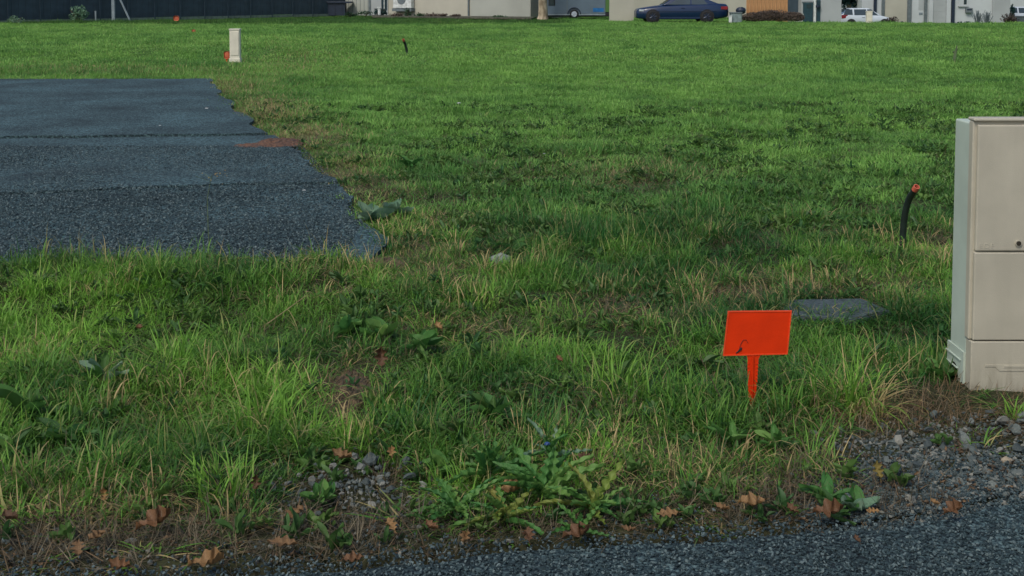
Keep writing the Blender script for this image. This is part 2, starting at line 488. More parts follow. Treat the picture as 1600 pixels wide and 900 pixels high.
ms = N.new('ShaderNodeMix'); ms.data_type = 'RGBA'; ms.inputs[6].default_value = (0.055, 0.046, 0.032, 1); ms.inputs[7].default_value = (0.016, 0.014, 0.010, 1)
L.new(n1.outputs[0], ms.inputs[0])
mg = N.new('ShaderNodeMix'); mg.data_type = 'RGBA'; mg.inputs[6].default_value = (0.035, 0.10, 0.02, 1); mg.inputs[7].default_value = (0.08, 0.15, 0.03, 1)
L.new(n2.outputs[0], mg.inputs[0])
mm = N.new('ShaderNodeMix'); mm.data_type = 'RGBA'
L.new(so.outputs['Fac'], mm.inputs[0]); L.new(mg.outputs[2], mm.inputs[6]); L.new(ms.outputs[2], mm.inputs[7])
L.new(mm.outputs[2], p.inputs['Base Color']); p.inputs['Roughness'].default_value = 1; p.inputs['Specular IOR Level'].default_value = 0.1
b = N.new('ShaderNodeBump'); b.inputs['Strength'].default_value = 1; b.inputs['Distance'].default_value = 0.02
L.new(n1.outputs[0], b.inputs['Height']); L.new(b.outputs[0], p.inputs['Normal'])
ground = link('ground', me, gm); ground['kind'] = 'structure'

# chippings surface material for road and pad
def chip_mat(name, scale, base, c_lo, c_hi):
    m, nt, p = new_mat(name)
    N, L = nt.nodes, nt.links
    tc = N.new('ShaderNodeTexCoord')
    vo = N.new('ShaderNodeTexVoronoi'); vo.inputs['Scale'].default_value = scale
    L.new(tc.outputs['Object'], vo.inputs['Vector'])
    sx = N.new('ShaderNodeSeparateColor'); L.new(vo.outputs['Color'], sx.inputs[0])
    rp = N.new('ShaderNodeValToRGB'); e = rp.color_ramp.elements
    e[0].color = (*c_lo, 1); e[1].color = (*c_hi, 1)
    e[0].position = 0.1; k = e.new(0.62); k.color = (*base, 1)
    L.new(sx.outputs[0], rp.inputs[0])
    n2 = N.new('ShaderNodeTexNoise'); n2.inputs['Scale'].default_value = 0.9; n2.inputs['Detail'].default_value = 7; n2.inputs['Roughness'].default_value = 0.6
    L.new(tc.outputs['Object'], n2.inputs['Vector'])
    mr = N.new('ShaderNodeMapRange'); mr.inputs[1].default_value = 0.3; mr.inputs[2].default_value = 0.7; mr.inputs[3].default_value = 0.5; mr.inputs[4].default_value = 1.5
    L.new(n2.outputs[0], mr.inputs[0])
    mx = N.new('ShaderNodeMix'); mx.data_type = 'RGBA'; mx.blend_type = 'MULTIPLY'; mx.inputs[0].default_value = 1
    cv = N.new('ShaderNodeCombineXYZ')
    for i in range(3): L.new(mr.outputs[0], cv.inputs[i])
    L.new(rp.outputs[0], mx.inputs[6]); L.new(cv.outputs[0], mx.inputs[7])
    L.new(mx.outputs[2], p.inputs['Base Color'])
    p.inputs['Roughness'].default_value = 0.75; p.inputs['Specular IOR Level'].default_value = 0.35
    b = N.new('ShaderNodeBump'); b.inputs['Strength'].default_value = 1; b.inputs['Distance'].default_value = 0.008; b.invert = True
    L.new(vo.outputs['Distance'], b.inputs['Height']); L.new(b.outputs[0], p.inputs['Normal'])
    return m

M['road'] = chip_mat('road_surface', 90, (0.030, 0.057, 0.066), (0.010, 0.021, 0.026), (0.09, 0.145, 0.155))
M['pad'] = chip_mat('pad_surface', 62, (0.031, 0.066, 0.077), (0.010, 0.024, 0.030), (0.085, 0.15, 0.16))

# road sheet
bm = bmesh.new()
xs = np.arange(-12, 12.01, 0.06)
top = [bm.verts.new((x, float(road_y(x)) + 0.04 * (float(vnoise(x * 9, 0.3, 41)) - 0.5) - 0.03, -0.012)) for x in xs]
bot = [bm.verts.new((x, -12, -0.012)) for x in xs]
for i in range(len(xs) - 1):
    bm.faces.new((bot[i], bot[i + 1], top[i + 1], top[i]))
road = obj('road', bm, M['road']); road['kind'] = 'structure'

# the pad: three lifts of chippings laid one behind the other, with open tar joints between them
pad = bpy.data.objects.new('pavement', None); COL.objects.link(pad); pad['kind'] = 'structure'
def joint1(x):   # near joint (y of it at world x)
    a = gp(0, 301); b_ = gp(530, 285)
    return a[1] + (b_[1] - a[1]) * (x - a[0]) / (b_[0] - a[0]) + 0.10 * (float(vnoise(x * 2.3, 1, 51)) - 0.5)
def joint2(x):
    a = gp(0, 216); b_ = gp(415, 211)
    return a[1] + (b_[1] - a[1]) * (x - a[0]) / (b_[0] - a[0]) + 0.10 * (float(vnoise(x * 2.3, 1, 52)) - 0.5)
edge_pts = [gp(px, py)[:2] for px, py in PAD_EDGE[:11]][::-1]      # near to far
EY = np.array([p_[1] for p_ in edge_pts]); EX = np.array([p_[0] for p_ in edge_pts])
def edge_x(y):
    return float(np.interp(y, EY, EX)) + 0.34 * (float(fbm(y * 1.3, 0.7, 61)) - 0.5) - 0.06 + 0.05 * (float(vnoise(y * 13, 0.7, 63)) - 0.5)
XL = -16.0
def strip(name, f0, f1, z, mt=None):
    """ribbon of the pad between y=f0(x) and y=f1(x), trimmed at the ragged right edge"""
    bm = bmesh.new()
    ncol, nrow = 90, 46
    grid = []
    for i in range(ncol + 1):
        u = (i / ncol)
        col_ = []
        for j in range(nrow + 1):
            v = j / nrow
            # iterate the edge
            x = XL + (edge_x(f0(-2.5) + (f1(-2.5) - f0(-2.5)) * v) - XL) * (1 - (1 - u) ** 1.6)
            y = f0(x) + (f1(x) - f0(x)) * v
            x = XL + (edge_x(y) - XL) * (1 - (1 - u) ** 1.6)
            zz = z + 0.012 * (float(vnoise(x * 1.1, y * 1.1, 71)) - 0.5)
            col_.append(bm.verts.new((x, y, zz)))
        grid.append(col_)
    for i in range(ncol):
        for j in range(nrow):
            bm.faces.new((grid[i][j], grid[i + 1][j], grid[i + 1][j + 1], grid[i][j + 1]))
    # skirts
    bnd = [e for e in bm.edges if len(e.link_faces) == 1]
    r = bmesh.ops.extrude_edge_only(bm, edges=bnd)
    for v in r['geom']:
        if isinstance(v, bmesh.types.BMVert): v.co.z -= 0.06
    return obj(name, bm, mt or M['pad'], pad, smooth=False)
yN = lambda x: gp(300, 409)[1] + 0.05 * (float(vnoise(x * 6, 2, 55)) - 0.5)
yF = lambda x: gp(300, 124)[1] + 0.15 * (float(vnoise(x * 3, 2, 56)) - 0.5)
strip('paving_strip', yN, lambda x: joint1(x) - 0.045, 0.0)
strip('paving_strip', lambda x: joint1(x) + 0.045, lambda x: joint2(x) - 0.085, 0.008)
strip('paving_strip', lambda x: joint2(x) + 0.085, yF, 0.016)
bm = bmesh.new()
vs = [bm.verts.new((x, y, -0.035)) for x, y in [(XL, 7.15), (-1.9, 7.15), (-2.2, 10.0), (-2.9, 12.2), (XL, 15)]]
bm.faces.new(vs)
obj('joint_tar', bm, M['tar'], pad)

# ------------------------------------------------------------------ background
def X(px, D): return (px - 800) / F * D          # world x of a column at a distance (level approximation is exact to a few mm)
def Z(py, D): return at(800, py, D)[2]

# --- navy fence running back to the right
fa = Vector((X(-40, 61.5), 61.5, 0)); fb = Vector((X(547, 85), 85, 0))
fence = thing('panel_fence', 'long dark navy panel fence at the left behind the meadow', 'fence', fa, math.atan2((fb - fa).y, (fb - fa).x))
flen = (fb - fa).length
npan = 15
pw = flen / npan
pm = None
for i in range(npan):
    x0 = i * pw
    if pm is None:
        bm = bmesh.new()
        nr = 9
        for k in range(nr):
            w = pw / nr
            box(bm, k * w + 0.004, (k + 1) * w - 0.004, -0.02 - 0.012 * (k % 2), 0.02, 0.12, 1.95)
        o = obj('panel', bm, M['fence'], fence); pm = o.data
    else:
        o = link('panel', pm, None, fence)
    o.location = (x0, 0.008 * math.sin(i * 2.1), 0.015 * math.sin(i * 1.3))
    o.rotation_euler = (0, 0, 0.006 * math.sin(i * 3.7))
gmesh = None
for i in range(npan):
    if gmesh is None:
        bm = bmesh.new(); box(bm, 0.03, pw - 0.03, -0.05, 0.03, -0.05, 0.12)
        o = obj('gravel_board', bm, M['kerb'], fence); gmesh = o.data
    else:
        o = link('gravel_board', gmesh, None, fence)
    o.location = (i * pw, 0, 0)
fpm = None
for i in range(npan + 1):
    if fpm is None:
        bm = bmesh.new(); box(bm, -0.03, 0.03, -0.07, -0.03, 0, 1.98)
        o = obj('post', bm, M['fence'], fence); fpm = o.data
    else:
        o = link('post', fpm, None, fence)
    o.location = (i * pw, 0, 0)

def braced(px, D, bpx, bpy, topdx, label, w=0.17):
    t = thing('braced_post', label, 'post', (X(px, D), D, 0), 0, 'pale posts with a slanting brace by the navy fence')
    bx('post', M['galv'], t, -w / 2, w / 2, -w / 2, w / 2, 0, 2.4, 0.01)
    bm = bmesh.new()
    ex = X(bpx, D) - X(px, D)
    tube(bm, [(0.05 * np.sign(ex), -0.02, 2.2 if False else topdx), (ex, -0.05, 0.0)], 0.055, 6)
    obj('brace', bm, M['galv'], t)
    return t
braced(178, 67.5, 204, 30, 1.95, 'thick pale post with brace slanting down to its right')
braced(480, 82, 457, 22, 2.0, 'pale post with brace slanting down to its left', 0.13)
# short stubs standing by the fence
for px, py0, py1, D, lab in [(150, 31, 18, 67.2, 'short pale stake beside the thick braced post'), (58, 31, 22, 65.0, 'short pale stake left of the bush at the navy fence')]:
    bm = bmesh.new(); box(bm, -0.04, 0.04, -0.03, 0.03, 0, Z(py1, D), 0.008)
    box(bm, -0.05, 0.05, -0.04, 0.04, Z(py1, D), Z(py1, D) + 0.03, 0.006)
    tag(obj('stake', bm, M['galv'], None, (X(px, D), D, 0)), lab, 'stake')
# pale angle frame and dark lidded box
D = 84.0
t = thing('angle_frame', 'pale right-angled metal frame left of the dark lidded box', 'frame', (X(498, D), D, 0))
bx('upright', M['galv'], t, -0.07, 0.07, -0.05, 0.05, 0, Z(3.5, D))
bx('crossbar', M['galv'], t, -0.07, 0.55, -0.05, 0.05, Z(3.5, D), Z(1.5, D))
t = thing('storage_box', 'dark navy box with an overhanging flat lid beside the cream house', 'box', (X(523, 83.5), 83.5, 0))
w = X(537, 83.5) - X(502, 83.5)
bx('body', M['navy'], t, -w / 2, w / 2, -0.4, 0.4, 0, Z(5, 83.5), 0.01)
bx('lid', M['navy'], t, -w / 2 - 0.02, w / 2 + 0.45, -0.5, 0.5, Z(5, 83.5) + 0.003, Z(2.2, 83.5), 0.015)
for k in (-0.5, 0.1, 0.6):
    bx('rib', M['navy'], t, k - 0.02, k + 0.02, -0.425, -0.402, 0.05, Z(5, 83.5) - 0.05)

# --- houses
def gable_roof(bm, x0, x1, y0, y1, z, rise, over=0.4, th=0.12):
    ym = (y0 + y1) / 2
    pts = [(y0 - over, z - over * rise / (ym - y0)), (ym, z + rise), (y1 + over, z - over * rise / (ym - y0))]
    fr = []
    for x in (x0 - over, x1 + over):
        fr.append(([bm.verts.new((x, y, zz + th)) for y, zz in pts], [bm.verts.new((x, y, zz)) for y, zz in pts]))
    (at_, ab), (bt, bb) = fr
    for i in range(2):
        bm.faces.new((at_[i], at_[i + 1], bt[i + 1], bt[i])); bm.faces.new((ab[i], bb[i], bb[i + 1], ab[i + 1]))
        bm.faces.new((at_[i], ab[i], ab[i + 1], at_[i + 1])); bm.faces.new((bt[i], bt[i + 1], bb[i + 1], bb[i]))
    bm.faces.new((at_[0], bt[0], bb[0], ab[0])); bm.faces.new((at_[2], ab[2], bb[2], bt[2]))

# house A: long cream wall with garage, downpipe; front runs from D=84 (left) to D=76 (right)
A0 = Vector((X(540, 84.5), 84.5, 0)); A1 = Vector((X(829, 76.5), 76.5, 0))
ra = math.atan2((A1 - A0).y, (A1 - A0).x); LA = (A1 - A0).length
house = thing('cream_house', 'long cream rendered house behind the middle of the meadow', 'house', A0, ra)
bx('wall', M['cream'], house, 0, LA, 0, 8, -0.3, 3.0)
bm = bmesh.new(); gable_roof(bm, 0, LA, 0, 8, 3.0, 2.2); obj('roof', bm, M['roof'], house)
def ua(px):    # distance along house A front seen at a column
    k = (px - 800) / F
    d = (A1 - A0).normalized()
    return (k * A0.y - A0.x) / (d.x - k * d.y)
gd = bx('garage_door', M['cream_grey'], house, ua(541), ua(580), -0.05, -0.003, 0, 2.3)
sm_ = None
for px in np.linspace(546, 576, 6):
    u = ua(px)
    bx('seam', M['grey_dark'], gd, u - 0.018, u + 0.018, -0.056, -0.0515, 0.0, 2.28)
wd = bx('window', M['grey_wall'], house, ua(581), ua(607), -0.06, -0.003, 0, 2.3)
bx('frame', M['grey_dark'], wd, ua(577.5), ua(581), -0.10, -0.003, 0, 2.35)
bx('pane', M['glass'], wd, ua(597), ua(606), -0.066, -0.062, 0.35, 2.2)
bx('sash', M['whitepaint'], wd, ua(601), ua(602), -0.075, -0.067, 0.35, 2.2)
bm = bmesh.new(); u = ua(733); tube(bm, [(u, -0.07, 0), (u, -0.07, 2.95)], 0.06, 8); obj('downpipe', bm, M['grey_dark'], house)
bx('plinth', M['cream_grey'], house, ua(640), LA - 0.01, -0.02, -0.004, -0.3, 0.06)
bm = bmesh.new(); box(bm, ua(735), LA - 0.02, -0.012, -0.004, 0.07, 2.9); obj('wall_panel', bm, M['cream_grey'], house)

# air conditioner on its wall bracket
ca = A0 + (A1 - A0).normalized() * ua(634)
ac = thing('air_conditioner', 'white air conditioner with a round fan on the cream house wall', 'air conditioner', ca, ra)
Dc = ca.y
wac = (ua(648) - ua(620)) / 2
bx('casing', M['whitepaint'], ac, -wac, wac, -0.40, -0.06, Z(12.5, Dc), Z(12.5, Dc) + 0.75, 0.02)
bm = bmesh.new(); zc = Z(-1.5, Dc)
cyl(bm, (-0.05, -0.405, zc), 0.36, 0.02, 'Y', 28); fg = obj('fan_grille', bm, M['grey_dark'], ac)
bm = bmesh.new()
for k in range(7):
    box(bm, -0.34, 0.24, -0.425, -0.416, zc - 0.28 + k * 0.09, zc - 0.265 + k * 0.09)
obj('grille_bars', bm, M['galv'], fg)
bx('bracket', M['grey_dark'], ac, -wac - 0.05, wac + 0.05, -0.45, -0.004, Z(17.5, Dc), Z(13, Dc))
for s in (-0.3, 0.45):
    bm = bmesh.new(); tube(bm, [(s, -0.40, Z(17, Dc)), (s, -0.02, Z(24, Dc))], 0.025, 6); obj('strut', bm, M['grey_dark'], ac)

# foliage helper: many small leaf faces through a lumpy volume
def foliage(n, rx, ry, rz, size, seed, base=0.0, hole=0.25, dome=False):
    rg = np.random.default_rng(seed)
    P = []
    lumps = [(rg.normal(0, 0.45, 3), 0.45 + 0.35 * rg.random()) for _ in range(9)]
    if dome: lumps = [(np.zeros(3), 1.2)] + [(rg.normal(0, 0.3, 3), 0.9) for _ in range(3)]
    while len(P) < n:
        c, r = lumps[rg.integers(len(lumps))]
        d = rg.normal(0, 1, 3); d /= np.linalg.norm(d)
        q = c + d * r * (1 - hole * rg.random() ** 2)
        if q[2] < -0.95 or np.linalg.norm(q) > 1.35: continue
        P.append(q)
    P = np.array(P) * 0.78
    P[:, 2] = np.maximum(P[:, 2], -0.97)
    P = P * np.array([rx, ry, rz]); P[:, 2] += rz + base
    V = []; Fc = []
    for q in P:
        a = rg.normal(0, 1, 3); a /= np.linalg.norm(a)
        b_ = np.cross(a, rg.normal(0, 1, 3)); b_ /= np.linalg.norm(b_)
        s = size * (0.6 + 0.8 * rg.random())
        i = len(V)
        V += [q - a * s, q + b_ * s * 0.45, q + a * s, q - b_ * s * 0.45]
        Fc.append((i, i + 1, i + 2, i + 3))
    return mesh_np('foliage', np.array(V), Fc)

def bush(name, label, loc, rx, ry, rz, m, seed, n=260, size=0.09, cat='bush', group=None, base=0.0, dome=False):
    t = thing(name, label, cat, loc, 0, group)
    link('foliage', foliage(n, rx, ry, rz, size, seed, base, dome=dome), M[m], t)
    bm = bmesh.new()
    rg = random.Random(seed)
    for k in range(6):
        an = rg.random() * 6.28
        tube(bm, [(0, 0, -0.05), (math.cos(an) * rx * 0.3, math.sin(an) * ry * 0.3, rz * 0.8), (math.cos(an) * rx * 0.6, math.sin(an) * ry * 0.6, rz * 1.5)], [0.02, 0.015, 0.006], 5)
    obj('stem', bm, M['twig'], t)
    return t

bush('bush', 'small round green bush at the foot of the navy fence', (X(128, 66), 65.5, -0.05), 0.72, 0.5, 0.46, 'weed_pale', 3, 420, 0.09)
bush('bush', 'low pale weeds left of the round bush by the navy fence', (X(32, 62.5), 62, -0.05), 0.45, 0.3, 0.22, 'weed_pale', 4, 220, 0.06)
bush('bush', 'dark teal shrub under the house window beside the air conditioner', (X(594, 80.5), 80.8, 0), 0.55, 0.35, 0.33, 'far_leaf_dark', 5, 320, 0.09)
bm = bmesh.new()
# pale pot leaf between the teal shrub
cyl(bm, (0, 0, 0.25), 0.10, 0.5, 'Z', 10)
box(bm, -0.13, 0.13, -0.13, 0.13, 0.46, 0.52, 0.02)
tag(obj('plant_pot', bm, M['whitepaint'], None, (X(593, 80.2), 80.2, 0.1)), 'small pale pot standing in the teal shrub', 'pot')

# brown planting bed at the foot of the house with low plants
bedm = mat('bed_soil', (0.085, 0.085, 0.06), 1.0, 0.3, 6, bump=1, bscale=20)
bm = bmesh.new()
bw = [(X(580, 77), 77.5), (X(830, 72), 72.2), (X(838, 75.6), 75.9), (X(700, 79), 79.3), (X(580, 82), 82.6)]
f = bm.faces.new([bm.verts.new((x, y, -0.03)) for x, y in bw])
r = bmesh.ops.extrude_face_region(bm, geom=[f])
for v in r['geom']:
    if isinstance(v, bmesh.types.BMVert): v.co.z += 0.09
bed = obj('planting_bed', bm, bedm); bed['kind'] = 'structure'
for px, D, rx, rz_, m, sd in [(548, 79.5, 0.5, 0.16, 'far_leaf', 21), (570, 79.0, 0.6, 0.2, 'far_leaf', 22), (620, 77.9, 0.6, 0.15, 'far_leaf_brown', 23), (637, 78.5, 0.25, 0.3, 'far_leaf', 24), (655, 77.5, 0.4, 0.16, 'far_leaf', 25),
                            (672, 77.6, 0.5, 0.16, 'far_leaf_brown', 26), (690, 77.0, 0.45, 0.14, 'far_leaf_brown', 27), (712, 76.5, 0.5, 0.10, 'far_leaf_brown', 28), (780, 75.0, 0.5, 0.08, 'far_leaf', 29)]:
    bush('low_plant', {548: 'low dark plant below the dark lidded box', 570: 'low dark green plant in front of the garage door', 620: 'brownish low plant left of the air conditioner bracket', 637: 'small upright dark plant under the air conditioner',
                       655: 'low dark green plant right of the air conditioner', 672: 'brown low plant, left of two along the cream wall', 690: 'brown low plant, right of two along the cream wall', 712: 'flat brown plant left of the grey downpipe', 780: 'flat green plant right of the grey downpipe'}[px],
         (X(px, D), D, 0), rx, 0.3, rz_, m, sd, 150, 0.07, 'plant', 'low plants in the bed along the house')

# --- tree with the pale trunk at the corner of the house
D = 73.0
tr = thing('tree', 'pale rough tree trunk at the right corner of the cream house', 'tree', (X(848, D), D, -0.05))
bm = bmesh.new()
tube(bm, [(0, 0, 0), (0.02, 0, 0.25), (0.0, 0, 1.2), (-0.03, 0, 2.6), (0.02, 0.05, 4.2)], [0.36, 0.29, 0.26, 0.22, 0.15], 12)
obj('trunk', bm, M['bark'], tr, smooth=True)
bm = bmesh.new()
for k in range(7):
    an = k * 0.9
    tube(bm, [(0, 0, 2.6 + 0.2 * k), (math.cos(an) * 0.8, math.sin(an) * 0.8, 3.6 + 0.2 * k), (math.cos(an) * 1.7, math.sin(an) * 1.7, 4.4 + 0.25 * k)], [0.09, 0.06, 0.02], 6)
obj('limb', bm, M['bark'], tr)
link('crown', foliage(1500, 2.2, 2.2, 1.7, 0.14, 8, 3.6), M['far_leaf'], tr)
# dark recess wall behind tree
t = thing('garden_wall', 'dark grey wall in the gap between the cream house and trailer', 'wall', (X(835, 79), 79, 0))
bx('wall', M['grey_dark'], t, -0.35, 0.75, 0, 0.2, -0.1, 1.7)
bx('coping', M['concrete'], t, -0.4, 0.8, -0.04, 0.24, 1.7, 1.78)

# --- wheels
def wheel(parent, x, y, z, r, w, rim='rim', hub='hub'):
    bm = bmesh.new(); n = 22
    prof = [(0.62 * r, -w / 2 + 0.01), (0.93 * r, -w / 2), (r, -w / 2 + 0.03), (r, w / 2 - 0.03), (0.93 * r, w / 2), (0.62 * r, w / 2 - 0.01)]
    rings = [[bm.verts.new((rr * math.cos(2 * math.pi * j / n), yy, rr * math.sin(2 * math.pi * j / n))) for j in range(n)] for rr, yy in prof]
    for i in range(len(rings) - 1):
        for j in range(n): bm.faces.new((rings[i][j], rings[i][(j + 1) % n], rings[i + 1][(j + 1) % n], rings[i + 1][j]))
    wh = obj('wheel', bm, M['tyre'], parent, (x, y, z), smooth=True)
    bm = bmesh.new()
    cyl(bm, (0, 0, 0), 0.61 * r, w * 0.72, 'Y', 22)
    rm = obj('rim', bm, M[rim], wh)
    bm = bmesh.new()
    for k in range(7):
        an = k * 2 * math.pi / 7
        for s in (-1, 1):
            yy = s * w * 0.40
            tube(bm, [(0.1 * r * math.cos(an), yy, 0.1 * r * math.sin(an)), (0.58 * r * math.cos(an), yy, 0.58 * r * math.sin(an))], 0.03 * r / 0.3, 4)
    cyl(bm, (0, 0, 0), 0.16 * r, w * 0.86, 'Y', 12)
    obj('spokes', bm, M[hub], wh)
    return wh

# --- blue-grey box trailer
D = 74.5
x0, x1 = X(842, D), X(946, D)
tl = thing('box_trailer', 'blue-grey box trailer with one visible white wheel behind the tree trunk', 'trailer', (x0, D, -0.02))
LW = x1 - x0
zb = Z(21.5, D)
bx('body', M['caravan'], tl, 0, LW, 0, 1.9, zb, 2.3, 0.05)
bx('rail', M['galv'], tl, 0.02, LW - 0.02, -0.03, -0.003, zb - 0.07, zb + 0.02)
bx('seam', M['grey_dark'], tl, X(886, D) - x0 - 0.02, X(886, D) - x0 + 0.02, -0.012, -0.003, zb + 0.05, 2.2)
wn_ = bx('window', M['glass'], tl, X(858, D) - x0, X(866, D) - x0, -0.02, -0.003, Z(7.5, D), 1.9, 0.02)
bx('frame', M['tyre'], wn_, X(857, D) - x0, X(867.3, D) - x0, -0.014, -0.004, Z(8.3, D), 1.96)
bx('sticker', M['sticker'], tl, X(926.5, D) - x0, X(943, D) - x0, -0.010, -0.003, Z(18, D), Z(12, D))
bm = bmesh.new(); cx = X(897, D) - x0; n = 14; rr = 0.42
vs1 = [bm.verts.new((cx + rr * math.cos(math.pi * k / n), -0.07, 0.27 + rr * math.sin(math.pi * k / n))) for k in range(n + 1)]
vs2 = [bm.verts.new((v.co.x, 0.25, v.co.z)) for v in vs1]
vi1 = [bm.verts.new((cx + (rr - 0.06) * math.cos(math.pi * k / n), -0.07, 0.27 + (rr - 0.06) * math.sin(math.pi * k / n))) for k in range(n + 1)]
for k in range(n):
    bm.faces.new((vs1[k], vs1[k + 1], vs2[k + 1], vs2[k])); bm.faces.new((vs1[k], vi1[k], vi1[k + 1], vs1[k + 1]))
obj('mudguard', bm, M['navy'], tl)
wheel(tl, cx, 0.02, 0.28, 0.28, 0.2, 'hub', 'hub')
wheel(tl, cx, 1.85, 0.28, 0.28, 0.2, 'hub', 'hub')
bm = bmesh.new(); tube(bm, [(LW - 0.7, 0.5, 0.33), (LW + 0.55, 0.9, 0.33)], 0.05, 6); tube(bm, [(LW - 0.7, 1.4, 0.33), (LW + 0.55, 0.95, 0.33)], 0.05, 6); obj('drawbar', bm, M['tyre'], tl)
bx('coupling', M['tyre'], tl, LW - 0.5, LW + 0.3, 0.0, 0.35, 0.12, 0.34, 0.03)
bx('underframe', M['navy'], tl, 0.1, LW - 0.1, 0.5, 0.6, 0.10, zb - 0.08)

# --- cream end wall (pillar) left of the blue car
D = 67.0
t = thing('cream_pillar', 'broad cream rendered pillar between trailer and dark blue car', 'wall', (X(952.5, D), D, -0.05))
w = X(990, D) - X(952.5, D)
bx('wall', M['cream'], t, 0, w, 0, 0.35, 0, 1.95)
bx('coping', M['cream_grey'], t, -0.05, w + 0.05, -0.05, 0.40, 1.95, 2.03)

# --- cars
def car(name, label, loc, rz, L_, W_, body, cabin, paint, wheels, wr, rim, glassx, details, ground_clear=0.2):
    """body: [(x, z_bot, z_top, half_width)], cabin: [(x_bottom, x_top, z_top...)]"""
    c = thing(name, label, 'car', loc, rz)
    bm = bmesh.new()
    rings = []
    for x, zb, zt, hw in body:
        m_ = (zb + zt) / 2
        prof = [(-hw * 0.90, zb), (-hw * 0.98, zb + 0.1), (-hw, m_), (-hw * 0.985, zt - 0.09), (-hw * 0.90, zt - 0.01), (-hw * 0.5, zt + 0.012), (0, zt + 0.02)]
        prof = prof + [(-y, z) for y, z in prof[-2::-1]]
        rings.append([bm.verts.new((x, y, z)) for y, z in prof])
    k = len(rings[0])
    for i in range(len(rings) - 1):
        for j in range(k):
            bm.faces.new((rings[i][j], rings[i][(j + 1) % k], rings[i + 1][(j + 1) % k], rings[i + 1][j]))
    bm.faces.new(rings[0]); bm.faces.new(rings[-1][::-1])
    bmesh.ops.recalc_face_normals(bm, faces=bm.faces)
    b_ = obj('body', bm, M[paint], c, smooth=True)
    # cabin
    (xb0, xt0, xt1, xb1, zb, zt, hwb, hwt) = cabin
    bm = bmesh.new()
    A = [bm.verts.new(p_) for p_ in [(xb0, -hwb, zb), (xb1, -hwb, zb), (xb1, hwb, zb), (xb0, hwb, zb)]]
    B = [bm.verts.new(p_) for p_ in [(xt0, -hwt, zt), (xt1, -hwt, zt), (xt1, hwt, zt), (xt0, hwt, zt)]]
    for j in range(4): bm.faces.new((A[j], A[(j + 1) % 4], B[(j + 1) % 4], B[j]))
    bm.faces.new(B); bm.faces.new(A[::-1])
    bmesh.ops.bevel(bm, geom=list(bm.edges), offset=0.07, segments=3, affect='EDGES', profile=0.5)
    bmesh.ops.recalc_face_normals(bm, faces=bm.faces)
    cb = obj('cabin', bm, M[paint], c, smooth=True)
    # side windows
    def lerp(a, b_, t): return a + (b_ - a) * t
    for s in (-1, 1):
        for (u0, u1, v0, v1, t0, t1) in glassx:
            # u along bottom, v along top (fractions), t height fractions
            bm = bmesh.new()
            q = []
            for u, t_ in ((u0, t0), (u1, t0), (v1, t1), (v0, t1)):
                xb = lerp(xb0, xb1, u); hw = lerp(hwb, hwt, t_) + 0.006
                q.append((xb, s * hw, lerp(zb, zt, t_)))
            v1_ = [bm.verts.new(p_) for p_ in q]
            v2_ = [bm.verts.new((p_[0], p_[1] - s * 0.03, p_[2])) for p_ in q]
            bm.faces.new(v1_); bm.faces.new(v2_[::-1])
            for j in range(4): bm.faces.new((v1_[j], v1_[(j + 1) % 4], v2_[(j + 1) % 4], v2_[j]))
            bmesh.ops.recalc_face_normals(bm, faces=bm.faces)
            obj('side_window', bm, M['glass'], c)
    for xa, xb, nm in ((xb0, xt0, 'windscreen'), (xb1, xt1, 'rear_window')):
        sg = 1 if xb1 < xb0 else -1
        o_ = -0.008 if xa == xb0 else 0.008
        if xb1 < xb0: o_ = -o_
        bm = bmesh.new()
        q = []
        for t_, f_ in ((0.12, 0.86), (0.12, -0.86), (0.88, -0.84), (0.88, 0.84)):
            q.append((lerp(xa, xb, t_) + o_, f_ * lerp(hwb, hwt, t_), lerp(zb, zt, t_) + 0.008))
        v1_ = [bm.verts.new(p_) for p_ in q]; v2_ = [bm.verts.new((p_[0] - o_ * 3, p_[1], p_[2] - 0.02)) for p_ in q]
        bm.faces.new(v1_); bm.faces.new(v2_[::-1])
        for j in range(4): bm.faces.new((v1_[j], v1_[(j + 1) % 4], v2_[(j + 1) % 4], v2_[j]))
        bmesh.ops.recalc_face_normals(bm, faces=bm.faces)
        obj(nm, bm, M['glass'], c)
    for wx in wheels:
        for s in (-1, 1):
            # dark arch
            bm = bmesh.new(); cyl(bm, (wx, s * (W_ / 2 - 0.09), wr), wr * 1.16, 0.19, 'Y', 24); obj('wheel_arch', bm, M['tyre'], c)
            wheel(c, wx, s * (W_ / 2 - 0.09), wr, wr, 0.22, rim, rim)
    for nm, m_, x0, x1, z0, z1, proud in details:
        for s in (-1, 1):
            y0, y1 = sorted((s * (W_ / 2 + proud), s * (W_ / 2 - 0.12)))
            bx(nm, M[m_], c, x0, x1, y0, y1, z0, z1, 0.01)
    return c

